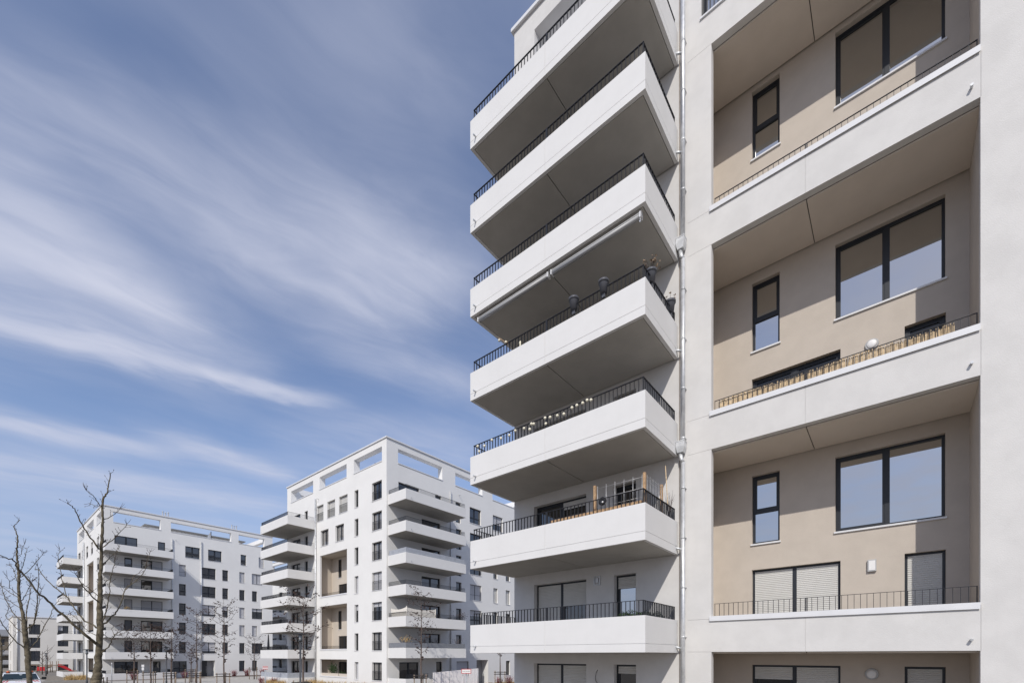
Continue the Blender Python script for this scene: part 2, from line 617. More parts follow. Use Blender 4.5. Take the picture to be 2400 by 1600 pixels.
def shutter_mesh(W, H, r, x0, x1, frac, mat):
    mb = MB()
    zt, zb = H - .05, H - frac * (H - .06)
    n = max(2, int((zt - zb) / .055))
    y = r - .05
    for k in range(n):
        a = zt - (zt - zb) * k / n
        b = zt - (zt - zb) * (k + 1) / n
        c = b + (a - b) * .22
        mb.face(((x0, y - .004, c), (x1, y - .004, c), (x1, y - .010, (a + c) / 2), (x0, y - .010, (a + c) / 2)))
        mb.face(((x0, y - .010, (a + c) / 2), (x1, y - .010, (a + c) / 2), (x1, y, a), (x0, y, a)))
        mb.face(((x0, y + .003, b), (x1, y + .003, b), (x1, y - .004, c), (x0, y - .004, c)))
    mb.box(x0, y - .016, zb - .05, x1, y + .006, zb)
    return mb.mesh('roller_shutter', mat)


def sill_mesh(W, r):
    mb = MB()
    mb.prism([(-.03, -.055), (W + .03, -.055), (W + .03, -.008), (-.03, -.008)], -.045, r - .062)
    return mb.mesh('sill', 'metal_white')


def guard_mesh(W, H):
    mb = MB()
    h = min(.95, H * .52)
    y = .06
    mb.box(0.004, y, h - .03, W - .004, y + .03, h)
    mb.box(0.004, y, .06, W - .004, y + .03, .085)
    n = max(3, int(W / .115))
    for k in range(n + 1):
        x = .01 + (W - .03) * k / n
        mb.box(x, y + .006, .085, x + .012, y + .024, h - .03)
    return mb.mesh('guard_rail', 'rail')


def window(F, u0, u1, z0, z1, r=.25, cols=1, rows=1, low=.36, sashes=(0,), sh=None, pane=None, sill=True, guard=False, name='window', holes=None, shmat=None):
    (F.holes if holes is None else holes).append((u0, u1, z0, z1, r + .014))
    B = F.B
    W, H = u1 - u0, z1 - z0
    o = link(name, cached(('f', W, H, r, cols, rows, low, tuple(sashes)), lambda: frame_mesh(W, H, r, cols, rows, low, sashes)), B.root, F.w(u0, 0, z0), F.rz)
    pm = pane or ('glass_dark' if B.far else 'glass')
    link('pane', cached(('p', W, H, r, pm), lambda: pane_mesh(W, H, r, pm)), o)
    if sh is not None:
        shm = shmat or ('shutter_far' if B.far else 'shutter')
        if not hasattr(sh, '__len__'):
            sh = [sh] * cols
        for k in range(cols):
            if sh[k] > .01:
                x0 = .062 if k == 0 else W * k / cols + .055
                x1 = W - .062 if k == cols - 1 else W * (k + 1) / cols - .055
                link('roller_shutter', cached(('s', W, H, r, x0, x1, float(sh[k]), shm), lambda: shutter_mesh(W, H, r, x0, x1, sh[k], shm)), o)
    if sill:
        link('sill', cached(('l', W, r), lambda: sill_mesh(W, r)), o)
    if guard:
        link('guard_rail', cached(('g', W, H), lambda: guard_mesh(W, H)), o)
    return o


def rail_mesh(L, dep, inset, h, step=.1265, bar=.038, th=.009, joint=None, left=True, right=True, both=.03):
    """railing of a balcony of length L, depth dep; local x along it, y outwards negative, z from parapet top"""
    mb = MB()

    def run(p, q, flip):
        p, q = Vector(p), Vector(q)
        d = (q - p)
        n = max(2, int(round(d.length / step)))
        for k in range(n + 1):
            c = p + d * k / n
            if flip:
                mb.box(c.x - bar / 2, c.y - th / 2, -.14, c.x + bar / 2, c.y + th / 2, h - .012)
            else:
                mb.box(c.x - th / 2, c.y - bar / 2, -.14, c.x + th / 2, c.y + bar / 2, h - .012)
        if flip:
            mb.box(p.x - .022, min(p.y, q.y) - .006, h - .012, p.x + .022, max(p.y, q.y) + .006, h)
        else:
            mb.box(min(p.x, q.x) - .022, p.y - .022, h - .012, max(p.x, q.x) + .022, p.y + .022, h + .0015)
    x0, x1, y = inset, L - inset, -dep + inset
    run((x0, y, 0), (x1, y, 0), False)
    if left:
        run((x0, -.07, 0), (x0, y, 0), True)
    if right:
        run((x1, -.07, 0), (x1, y, 0), True)
    if joint:
        for j in joint:
            for s_ in (-.02, .02):
                mb.box(j + s_ - .012, y - .02, -.14, j + s_ + .012, y + .02, h - .012)
    return mb.mesh('railing', 'rail')


def balcony_mesh(L, dep, par, joint, det):
    """parapet and slab; local x along, y from -dep to 0, z from underside"""
    mb = MB()
    t = .14
    g = .012 if det else 0.0
    gap = .028
    sl = .24
    yb = -gap
    # slab body, soffit panels, upstands
    mb.box(g, -dep + g, .06, L - g, yb, sl - .03)
    mb.box(0, -dep, 0, L, -dep + .10, .0595)
    mb.box(0, -dep + .10, 0, .10, yb, .0595)
    mb.box(L - .10, -dep + .10, 0, L, yb, .0595)
    mb.box(g, -dep + g, sl - .03, L - g, -dep + t, par - .002)
    mb.box(g, -dep + t, sl - .03, t, yb, par - .002)
    mb.box(L - t, -dep + t, sl - .03, L - g, yb, par - .002)
    if det:
        lo, hi = .0595, par
        z1 = sl - .005
        segs = ((0, joint - .006), (joint + .006, L)) if joint else ((0, L),)
        for (a, b) in segs:
            mb.box(a, -dep, lo, b, -dep + g - .0004, z1 - .006)
            mb.box(a, -dep, z1 + .006, b, -dep + g - .0004, hi)
        for (xa, xb) in ((0, g - .0004), (L - g + .0004, L)):
            mb.box(xa, -dep + g, lo, xb, yb, z1 - .006)
            mb.box(xa, -dep + g, z1 + .006, xb, yb, hi)
        mb.box(g, -dep + g, par - .0019, L - g, -dep + t - .003, par - .0005)
    return mb.mesh('balcony', 'concrete')


def soffit_mesh(L, dep, joint):
    mb = MB()
    for (a, b) in (((.118, joint - .014), (joint + .014, L - .118)) if joint else ((.118, L - .118),)):
        mb.box(a, -dep + .118, .002, b, -.04, .0598)
    return mb.mesh('soffit', 'raw_concrete')


def floor_mesh(L, dep):
    mb = MB()
    mb.box(.145, -dep + .145, .212, L - .145, -.03, .235)
    return mb.mesh('floor', 'tile')


def spout_mesh():
    mb = MB()
    mb.tube(((0, .02, .0), (0, -.13, -.012)), .028, 8)
    return mb.mesh('drain_spout', 'zinc')


def balcony(F, u0, u1, dep, z, par=.99, joint=None, rail_h=.42, spout=None, det=False, rail=True, inset=.10, label=None):
    B = F.B
    L = u1 - u0
    o = link('balcony', cached(('b', L, dep, par, joint or 0, det), lambda: balcony_mesh(L, dep, par, joint, det)), B.root, F.w(u0, 0, z), F.rz)
    if rail:
        jn = (joint,) if joint else None
        link('railing', cached(('r', L, dep, rail_h, joint or 0), lambda: rail_mesh(L, dep, inset, rail_h, joint=jn)), o, (0, 0, par))
    link('soffit', cached(('so', L, dep, joint or 0), lambda: soffit_mesh(L, dep, joint)), o)
    link('floor', cached(('fl', L, dep), lambda: floor_mesh(L, dep)), o)
    if spout is not None:
        link('drain_spout', cached(('sp',), spout_mesh), o, (spout - u0, -dep, .245))
    if label:
        o['label'] = label
    return o


def loggia(F, u0, u1, z0, z1, thick=.2, dep=1.76, left=.5, mat='beige', holes=(), joint=None):
    """the room behind an opening: floor, ceiling panels, side and back walls"""
    B = F.B
    mb = MB(F.mat())
    a, b = u0 - left, u1 + .002
    ya, yb = thick, dep
    zf, zc = z0 - .75, z1 - .045
    grid_wall(mb, a, b, zf, zc + .05, list(holes), yb)
    mb.face(((a, ya, zf), (a, yb, zf), (a, yb, zc + .05), (a, ya, zc + .05)))
    mb.face(((b, yb, zf), (b, ya, zf), (b, ya, zc + .05), (b, yb, zc + .05)))
    mt = MB(F.mat())
    mt.face(((a, ya, zf), (b, ya, zf), (b, yb, zf), (a, yb, zf)))
    # inner face of the front wall
    grid_wall(mb, a, b, zf, zc + .05, [(u0 - .001, u1 + .003, z0, z1 + 1, 0)], ya, True, False)
    o = mb.build('loggia', mat, B.root)
    mt.build('floor', 'paving', o)
    ms = MB(F.mat())
    segs = ((a, joint - .011), (joint + .011, b)) if joint else ((a, b),)
    for (p, q) in segs:
        ms.box(p, ya + .012, zc, q, yb - .045, zc + .04)
    ms.build('soffit', 'soffit' if mat == 'beige' else mat, o)
    return o


def pipe_run(B, F, u, z0, z1, rad=.060, off=.12, hoppers=(), brackets=3.0):
    mb = MB(F.mat())
    cuts = sorted(hoppers)
    z = z0
    for h in cuts:
        mb.tube(((u, -off, z), (u, -off, h - .30)), rad, 14)
        mb.tube(((u, -off, h - .30), (u - .05, -off - .01, h - .20), (u - .075, -off - .02, h)), rad, 14)
        z = h + .30
    mb.tube(((u, -off, z), (u, -off, z1)), rad, 14)
    zz = z0 + 1.0
    while zz < z1:
        mb.tube(((u, -off, zz - .03), (u, -off, zz + .03)), rad + .006, 14)
        mb.box(u + rad * .6, -off, zz - .01, u + rad * .6 + .03, -.002, zz + .01)
        zz += brackets / 2
    o = mb.build('downpipe', 'zinc', B.root)
    for h in cuts:
        mh = MB(F.mat())
        c = u - .055
        w_, d_ = .125, .11
        y = -off - .02
        top, mid, bot = h + .33, h + .16, h - .01
        mh.box(c - w_, y - d_, mid, c + w_, y + d_, top)
        t = [(c - w_, y - d_, mid - .001), (c + w_, y - d_, mid - .001), (c + w_, y + d_, mid - .001), (c - w_, y + d_, mid - .001)]
        q = [(c - .09, y - .085, bot), (c + .09, y - .085, bot), (c + .09, y + .085, bot), (c - .09, y + .085, bot)]
        for k in range(4):
            j = (k + 1) % 4
            mh.face((q[k], q[j], t[j], t[k]))
        mh.face(q[::-1])
        for (xa, ya, xb, yb) in ((c - w_ - .008, y - d_ - .008, c + w_ + .008, y - d_), (c - w_ - .008, y + d_, c + w_ + .008, y + d_ + .008),
                                 (c - w_ - .008, y - d_, c - w_, y + d_), (c + w_, y - d_, c + w_ + .008, y + d_)):
            mh.box(xa, ya, top - .02, xb, yb, top + .006)
        mh.build('rain_hopper', 'zinc', o)
    return o


def shell(B, x0, x1, y0, y1, zt, faces, roof_z, mat):
    """walls all round with a pierced roof-terrace parapet; faces = {'S','E','W','N'} -> Face with holes"""
    th = .7
    mb = MB()
    spans = {'S': (x0, x1), 'E': (y0, y1), 'N': (-x1, -x0), 'W': (-y1, -y0)}
    for k, F in faces.items():
        mb.M = F.mat()
        u0, u1 = spans[k]
        ops = [h for h in F.holes if h[4] >= .69]
        grid_wall(mb, u0, u1, ZG - .3, zt, F.holes)
        grid_wall(mb, u0 + th, u1 - th, roof_z, zt, ops, th, True, False)
        mb.face(((u0, 0, zt), (u1, 0, zt), (u1 - th, th, zt), (u0 + th, th, zt)))
    mb.M = Matrix.Translation(-B.base)
    mb.face(((x0 + .1, y0 + .1, roof_z), (x1 - .1, y0 + .1, roof_z), (x1 - .1, y1 - .1, roof_z), (x0 + .1, y1 - .1, roof_z)))
    mb.build('wall', mat, B.root)
    # roof edge sheet, coping under every opening
    me = MB(Matrix.Translation(-B.base))
    e, h = .10, .13
    me.box(x0 - e, y0 - e, zt + .002, x1 + e, y0 + th, zt + h)
    me.box(x0 - e, y1 - th, zt + .002, x1 + e, y1 + e, zt + h)
    me.box(x0 - e, y0 + th, zt + .002, x0 + th, y1 - th, zt + h)
    me.box(x1 - th, y0 + th, zt + .002, x1 + e, y1 - th, zt + h)
    me.build('roof_edge', 'metal_white', B.root)
    mc = MB()
    for k, F in faces.items():
        mc.M = F.mat()
        for hh in F.holes:
            if hh[4] >= .69:
                mc.box(hh[0] - .03, -.05, hh[2] - .05, hh[1] + .03, 0, hh[2] + .03)
                mc.box(hh[0] + .002, 0, hh[2] + .002, hh[1] - .002, th + .03, hh[2] + .03)
    mc.build('coping', 'metal_white', B.root)


def roof_openings(F, lst, z0, z1):
    for (a, b) in lst:
        F.holes.append((a, b, z0, z1, .7))


def gutter_rail(F, u0, u1, z, h=.375, y=.225, step=.1275, joints=()):
    """thin bar railing behind the coping of a loggia"""
    mb = MB(F.mat())
    n = int((u1 - u0) / step)
    for k in range(n + 1):
        x = u0 + .035 + (u1 - u0 - .07) * k / n
        mb.box(x - .005, y - .011, z - .04, x + .005, y + .011, z + h)
    mb.box(u0 + .025, y - .015, z + h, u1 - .025, y + .015, z + h + .01)
    for j in joints:
        mb.box(j - .04, y - .014, z - .04, j - .022, y + .014, z + h + .012)
        mb.box(j + .004, y - .014, z - .04, j + .022, y + .014, z + h + .012)
    mb.box(u1 - .04, y - .016, z - .04, u1 - .022, y + .016, z + h + .012)
    return mb.build('railing', 'rail', F.B.root)


def coping(F, u0, u1, z0, z1, out=.045, back=.27):
    mb = MB(F.mat())
    mb.box(u0 - .045, -out, z0, u1 - .003, back, z1)
    mb.box(u0 - .045, -out, z0 - .035, u1 - .003, -out + .012, z0 - .0005)
    return mb.build('coping', 'metal_white', F.B.root)


# ------------------------------------------------------------------ main building
MAIN = Bld('apartment_building', (-1.5, 22, ZG), 'tall white apartment block filling the right side, stacked balconies and beige recessed loggias', far=False)
B = MAIN
FS = B.face(0, 14.07, 0)
FE = B.face(8.8, 0, 90)
FW = B.face(-11.6, 0, -90)
FN = B.face(0, 38, 180)
L_U0, L_U1 = -4.11, 1.44
KX = 1.0076
ROWS = [(-2.95, .10, 'g'), (1.03, 6.04, 1), (7.03, 12.04, 2), (13.03, 17.92, 3)]
for (za, zb, k) in ROWS:
    FS.holes.append((L_U0, L_U1, za, zb, .2))
    FB = Face(B, 0, 15.95, 0)
    hs = []
    top = zb - 3.38 if k != 'g' else -.31
    # door row (lower floor)
    def door(u0, u1, ztop, zbot, **kw):
        hs2 = []
        window(FB, u0 * KX, u1 * KX, zbot, ztop + .012, r=.19, holes=hs2, sill=False, pane='glass_dim', shmat='shutter', **kw)
        hs.extend(hs2)
    if k == 'g':
        door(-3.41, -1.15, -.31, -2.65, cols=2, sashes=(0, 1), sh=(.17, .62))
        door(.22, 1.01, -.31, -2.65, sh=1.0)
    else:
        zt = za + 1.64
        shA = {1: (1, 1), 2: None, 3: (.6, 1)}[k]
        shB = {1: 1.0, 2: None, 3: .5}[k]
        door(-3.41, -1.15, zt, za - .68, cols=2, sashes=(0, 1), sh=shA)
        door(.22, 1.01, zt, za - .68, sh=shB)
        hs2 = []
        window(FB, -3.41 * KX, -2.65 * KX, za + 2.46 + .0076 * za, za + 4.60 + .0076 * za, r=.19, rows=2, low=.475, sashes=(0,), holes=hs2)
        window(FB, -1.27 * KX, 1.00 * KX, za + 2.48 + .0076 * za, za + 4.60 + .0076 * za, r=.19, cols=2, sashes=(0,), holes=hs2)
        hs.extend(hs2)
    lg = loggia(FS, L_U0, L_U1, za if k != 'g' else za + .6, zb, dep=1.88, holes=hs, joint=-1.77)
    if k != 'g':
        coping(FS, L_U0, L_U1, za + .004, za + .112)
        gutter_rail(FS, L_U0, L_U1, za + .112, joints=(-1.77,))
        ms = MB(FS.mat())
        ms.tube(((1.30, .02, za - .69), (1.30, -.10, za - .70)), .028, 10)
        ms.build('drain_spout', 'zinc', B.root)
# dark bottom of soffit gaps
for (za, zb, k) in ROWS:
    mg = MB(FS.mat())
    mg.face(((L_U0 - .5, .21, zb + .003), (L_U1, .21, zb + .003), (L_U1, 1.875, zb + .003), (L_U0 - .5, 1.875, zb + .003)))
    mg.build('soffit_gap', 'groove', B.root)
# loggia lamps
ml = MB(FS.mat())
ml.box(-.55, 1.81, 2.29, -.36, 1.877, 2.61)
lm = ml.build('wall_lamp', 'awning', B.root)
ml = MB(FS.mat())
ml.box(-.525, 1.802, 2.32, -.385, 1.81, 2.58)
ml.build('lamp_cover', 'sign_white', lm)
for zc in (8.49, -.51):
    ml = MB(FS.mat() @ Matrix.Translation((-.46, 1.877, zc)) @ Matrix.Rotation(R(90), 4, 'X'))
    ml.lathe((0, 0, 0), ((.155, 0), (.155, .03), (.14, .05)), 20)
    lm = ml.build('wall_lamp', 'awning', B.root)
    ml = MB(FS.mat() @ Matrix.Translation((-.46, 1.877, zc)) @ Matrix.Rotation(R(90), 4, 'X'))
    ml.lathe((0, 0, 0), ((.118, .0505), (.10, .07), (.05, .082), (.01, .085)), 20)
    ml.build('lamp_cover', 'sign_white', lm)
# balcony bay: doors and windows behind each balcony
for k in range(0, 8):
    z = 3.0 * (k - 1)
    sA = {0: (1, 1), 1: (1, .36), 2: (0, .12)}.get(k, None)
    sB = {0: .11, 1: .17}.get(k, None)
    window(FS, -10.62, -8.32, z + .33, z + 2.69, r=.27, cols=2, sashes=(0, 1), sh=sA, sill=False, pane='glass_dark', shmat='shutter')
    window(FS, -7.25, -6.46, z + .33, z + 2.69, r=.27, sh=sB, sill=False, pane='glass_dark' if k != 1 else 'glass', shmat='shutter')
for k in range(1, 8):
    balcony(FS, -11.64, -5.08, 2.43, .08 + 3.0 * (k - 1), joint=3.28, spout=-11.36, det=True)
# upper windows over the loggias, narrow and french windows to the right of the loggias
for u in (-4.40, -1.95, .50):
    window(FS, u, u + 1.75, 18.92, 20.75, cols=2, sashes=(0, 1), guard=True, pane='glass')
for k in range(0, 8):
    z = 2.69 + 3.0 * (k - 1)
    window(FS, 2.92, 3.66, z - 1.82, z)
    window(FS, 6.20, 7.90, z - 1.82, z, cols=2, sashes=(0, 1), guard=True)
    window(FE, 21.0, 23.0, z - 1.82, z, cols=2, sashes=(0, 1))
    window(FE, 26.5, 27.4, z - 1.82, z)
# wall joints
for z in (.10, 1.06, 6.04, 7.06, 12.04, 13.06, 17.92):
    FS.holes.append((-4.80, L_U0 - .004, z - .004, z + .004, .012, True))
for (za, zb) in ((.10, 1.03), (6.04, 7.03), (12.04, 13.03)):
    FS.holes.append((-1.774, -1.766, za + .002, za + .99, .010, True))
    FS.holes.append((1.443, 1.450, za, za + .99, .010, True))
roof_openings(FS, ((-10.6, -5.3), (-3.9, 1.4), (2.9, 7.6)), 22.55, 24.0)
roof_openings(FW, ((-36.5, -31), (-29, -24), (-22.0, -16.0)), 22.55, 24.0)
roof_openings(FE, ((15.5, 21), (23, 29), (31, 36.6)), 22.55, 24.0)
roof_openings(FN, ((-7, -1), (1, 9.8)), 22.55, 24.0)
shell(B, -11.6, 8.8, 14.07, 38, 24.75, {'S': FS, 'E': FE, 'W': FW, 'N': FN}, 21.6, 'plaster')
pipe_run(B, FS, -4.89, ZG, 23.5, hoppers=(6.12, 12.26))
mb = MB(FS.mat())
mb.tube(((-5.03, -.03, ZG), (-5.03, -.03, 23.5)), .009, 6)
mb.build('lightning_conductor', 'wood_dark', B.root)
for k in range(1, 8):
    z = .25 + 3.0 * (k - 1)
    if k in (3, 5):
        continue
    mb = MB(FS.mat())
    mb.tube(((-5.12, -.20, z + .02), (-4.93, -.13, z - .05)), .034, 9)
    mb.box(-5.115, -.24, z - .02, -5.08, -.16, z + .06)
    mb.build('balcony_drain', 'zinc', B.root)
# bracket lamp and loose cable on the bay wall
mb = MB(FS.mat())
for (a, b, c, d) in ((-8.0, -7.75, 2.70, 2.73), (-8.0, -7.75, 2.41, 2.44), (-8.0, -7.96, 2.44, 2.70), (-7.79, -7.75, 2.44, 2.70), (-7.93, -7.82, 2.50, 2.66)):
    mb.box(a, -.05, c, b, -.002, d)
mb.build('wall_lamp', 'zinc', B.root)
mb = MB(FS.mat())
mb.tube(((-7.86, 0.01, -.49), (-7.90, -.03, -.58), (-7.93, -.05, -.75), (-7.91, -.05, -.88), (-7.82, -.06, -.99)), .008, 5)
mb.build('lamp_cable', 'black', B.root)
# retracted awning below the fifth balcony
aw = None
for (a, b) in ((-11.38, -8.30), (-8.22, -5.24)):
    mb = MB()
    mb.tube(((a, 11.78, 11.905), (b, 11.78, 11.905)), .055, 12)
    mb.box(a, 11.74, 11.955, b, 11.86, 11.985)
    mb.box(a, 11.835, 11.87, b, 11.86, 11.954)
    mb.M = None
    o = mb.build('awning', 'awning', B.root, -B.base)
    for x in (a + .03, b - .03):
        m2 = MB()
        m2.box(x - .018, 11.715, 11.835, x + .018, 11.87, 11.985)
        m2.box(x - .016, 11.80, 11.985, x + .016, 11.86, 12.085)
        m2.build('awning_bracket', 'metal_white', o)
m2 = MB()
m2.tube(((-5.27, 11.74, 11.81), (-5.27, 11.74, 11.74)), .012, 6)
m2.tube(((-5.27, 11.72, 11.72), (-5.27, 11.76, 11.72)), .02, 8)
m2.build('crank_eye', 'zinc', o)


# ------------------------------------------------------------------ things on the main building
def planter(loc, label, plant=None, seed=1):
    t = thing('planter', loc, label, 'planter', 'grey pots straddling the fourth balcony railing')
    mb = MB()
    mb.lathe((0, 0, 0), ((.095, -.145), (.128, .13), (.132, .135), (.152, .137), (.155, .20), (.140, .20), (.132, .17), (.02, .168)), 20)
    mb.box(-.05, -.03, -.27, .05, -.012, -.14)
    mb.box(-.05, .012, -.27, .05, .03, -.14)
    mb.build('pot', 'pot', t)
    r = random.Random(seed)
    if plant:
        ms = MB()
        ml_ = MB()
        for k in range(plant[0]):
            a = r.uniform(0, 6.28)
            h = plant[1] * r.uniform(.6, 1.1)
            s_ = plant[2] * r.uniform(.3, 1)
            p0 = Vector((.08 * math.cos(a), .08 * math.sin(a), .17))
            p1 = p0 + Vector((s_ * .4 * math.cos(a), s_ * .4 * math.sin(a), h * .6))
            p2 = p1 + Vector((s_ * .6 * math.cos(a + .4), s_ * .6 * math.sin(a + .4), h * .4))
            ms.tube((p0, p1, p2), (.006, .005, .003), 4)
            for q in range(3):
                c = p2 + Vector((r.uniform(-.03, .03), r.uniform(-.03, .03), r.uniform(-.03, .02)))
                n = Vector((r.uniform(-1, 1), r.uniform(-1, 1), r.uniform(-1, 1))).normalized() * .022
                u = n.orthogonal()
                ml_.face((c + n, c + u, c - n, c - u))
        ms.build('stem', 'bark_twig', t)
        ml_.build('dried_flower', 'dryflower', t)
    return t


ZR4 = 10.48
planter((-7.37, 11.74, ZR4), 'grey pot on the fourth balcony front rail, nearer the middle of the rail')
planter((-6.37, 11.74, ZR4), 'grey pot on the fourth balcony front rail, nearer the balcony corner')
planter((-5.18, 12.27, ZR4), 'grey pot with bushy dried flowers on the short side rail', (26, .26, .17), 4)
planter((-5.18, 13.70, ZR4), 'grey pot with thin dry stalks on the side rail by the wall', (9, .20, .10), 7)
t = thing('garden_ornament', (-10.15, 11.80, 10.55), 'small stick ornament with pale balls at the left end of the fourth balcony rail', 'ornament')
mb = MB()
mb.tube(((-.28, 0, .36), (.14, 0, -.06)), .010, 6)
mb.tube(((.10, 0, .05), (.10, 0, -.3)), .008, 6)
mb.build('stick', 'wood', t)
mb = MB()
for (x, z) in ((-.25, .24), (.05, .05)):
    mb.lathe((x, 0, z), [(.045 * math.sin(a) + .001, -.045 * math.cos(a)) for a in [k * math.pi / 6 for k in range(7)]], 10)
mb.build('ball', 'bulb', t)
t = thing('garden_ornament', (-9.49, 11.83, 10.30), 'small pale figure behind the fourth balcony rail, left of the rail joint', 'ornament')
mb = MB()
mb.lathe((0, 0, -.18), ((.03, 0), (.05, .05), (.035, .14), (.05, .18), (.045, .23), (.01, .27)), 10)
mb.build('figure', 'bulb', t)

# string of cotton balls on the third railing
t = thing('string_light', (-8.3, 11.72, 7.35), 'string of pale cotton ball lights along the third balcony railing', 'string lights')
BP = [(-11.35, 7.41), (-11.28, 7.21), (-11.02, 7.33), (-10.67, 7.43), (-10.25, 7.36), (-9.88, 7.35), (-9.62, 7.42), (-9.25, 7.38), (-8.95, 7.43),
      (-8.86, 7.40), (-8.41, 7.44), (-8.38, 7.25), (-8.22, 7.40), (-7.95, 7.36), (-7.71, 7.33), (-7.42, 7.42), (-7.25, 7.43), (-7.05, 7.43), (-6.90, 7.46), (-6.77, 7.42), (-9.02, 7.28)]
ball = MB()
ball.lathe((0, 0, 0), [(.046 * math.sin(a) + .001, -.046 * math.cos(a)) for a in [k * math.pi / 7 for k in range(8)]], 12)
bm_ = ball.mesh('bulb', 'bulb')
for (x, z) in BP:
    link('bulb', bm_, t, (x + 8.3, 0, z - 7.35))
mb = MB()
bs = sorted(BP)
mb.tube([(x + 8.3, .012, z - 7.33) for (x, z) in bs], .004, 4)
mb.build('cable', 'black', t)

# trellis planter on the second balcony
t = thing('trellis_planter', (-6.8, 11.98, 4.0), 'long wooden planter with posts and wire trellis on the second balcony', 'planter')
mb = MB()
x = -1.50
while x < 1.46:
    mb.box(x, -.10, -.25, min(x + 1.0, 1.50) - .01, .14, .235)
    x += 1.0
mb.box(1.27, .15, -.25, 1.50, 1.25, .235)
mb.build('planter_box', 'wood', t)
for (x, y, h) in ((0.01, .0, 1.0), (1.56, -.02, 1.0), (1.56, 1.17, 1.0)):
    mb = MB()
    mb.box(x - .034, y - .034, -.2, x + .034, y + .034, h)
    mb.build('post', 'wood', t)
mb = MB()
for x in (.10, .38, .66, .94, 1.21, 1.48):
    mb.tube(((x, .0, .1), (x, .0, .97)), .0075, 5)
for z in (.35, .60, .90):
    mb.tube(((.02, .0, z), (1.56, .0, z)), .005, 5)
for k in range(6):
    y = .1 + k * .2
    mb.tube(((1.585, y, .1), (1.585, y, .97)), .004, 5)
for z in (.35, .5, .65, .80, .92):
    mb.tube(((1.585, .0, z), (1.585, 1.17, z)), .004, 5)
mb.build('wire_mesh', 'wire', t)
mb = MB(Matrix.Translation((.27, -.03, .49)) @ Matrix.Rotation(R(90), 4, 'X'))
mb.lathe((0, 0, 0), ((.125, -.02), (.125, .0), (.09, .025), (.06, .01), (.03, .012)), 20)
t2 = thing('garden_lamp', (-6.8, 11.98, 4.0), 'round black lamp hung on the wire trellis above the second balcony', 'lamp')
mb.build('shade', 'black', t2)
mb = MB(Matrix.Translation((.29, -.045, .455)) @ Matrix.Rotation(R(90), 4, 'X'))
mb.lathe((0, 0, 0), ((.030, 0), (.026, .012), (.01, .018)), 12)
mb.build('lens', 'sign_white', t2)
t = thing('potted_plant', (-5.25, 13.62, 4.05), 'bare twiggy plant tied to a bamboo cane in the corner of the second balcony', 'plant')
mb = MB()
mb.tube(((.06, -.30, 1.55), (.04, -.05, .35), (.0, .0, -.3)), .013, 6)
mb.build('cane', 'reed', t)
mb = MB()
r = random.Random(5)
for k in range(13):
    a = r.uniform(-1.4, 1.2)
    p = Vector((.03, r.uniform(-.05, .1), .1))
    q = p + Vector((r.uniform(-.03, .1), .28 * math.sin(a) * r.uniform(.4, 1), .5 * r.uniform(.6, 1)))
    q2 = q + Vector((r.uniform(-.02, .06), .16 * math.sin(a + .3), .42 * r.uniform(.3, 1)))
    mb.tube((p, q, q2), (.006, .005, .002), 4)
mb.build('foliage', 'bark_twig', t)

# leafy mats on the first balcony
t = thing('balcony_shrub', (-5.4, 12.2, 1.0), 'low green shrub behind the railing corner of the first balcony', 'shrub')
mb = MB()
r = random.Random(3)
for k in range(1500):
    if r.random() < .5:
        c = Vector((r.uniform(-.62, .12), r.uniform(-.36, -.05), 0))
    else:
        c = Vector((r.uniform(-.10, .12), r.uniform(-.3, 1.4), 0))
    c.z = r.uniform(-.05, .19 + .10 * math.sin(c.x * 9) * math.cos(c.y * 7) + .06 * max(0, c.y))
    n = Vector((r.uniform(-1, 1), r.uniform(-1, 1), r.uniform(-.4, 1))).normalized() * r.uniform(.022, .04)
    u = n.orthogonal().normalized() * .013
    mb.face((c + n, c + u, c - n, c - u))
mb.build('foliage', 'leaf', t)
mb = MB()
mb.box(-.62, -.30, -.5, .10, -.12, 0)
mb.box(-.02, -.12, -.5, .10, 1.35, 0)
mb.build('planter_box', 'pot', t)

# reed screen behind the second loggia railing
t = thing('reed_screen', (-1.4, 14.345, 7.14), 'straw coloured reed screen tied behind the loggia railing', 'screen')
mb = MB()
r = random.Random(8)
x = -2.58
while x < 2.45:
    h = .365 + .02 * math.sin(x * 2.3) + r.uniform(-.045, .035)
    if r.random() < .06:
        h -= .08
    w_ = r.uniform(.008, .016)
    y = r.uniform(-.012, .012)
    l = r.uniform(-.012, .012)
    mb.face(((x, y, -.03), (x + w_, y + .006, -.03), (x + w_ + l, y + .006, h), (x + l, y, h)))
    mb.face(((x, y, -.03), (x - .002 + l, y + .012, h), (x + w_ + l, y + .012, h), (x + w_, y + .012, -.03)))
    x += w_ * .92
mb.build('reeds', 'reed', t)

# ------------------------------------------------------------------ second building
H2 = 3.015
MID = Bld('apartment_building', (-49, 38, ZG), 'white apartment block in the middle distance with balconies on two sides and a beige loggia', group='white apartment blocks')
B = MID
FS = B.face(0, 26.6, 0)
FE = B.face(-38.15, 0, 90)
FW = B.face(-59.55, 0, -90)
FN = B.face(0, 50, 180)


def top2(L):
    return -.71 + H2 * L


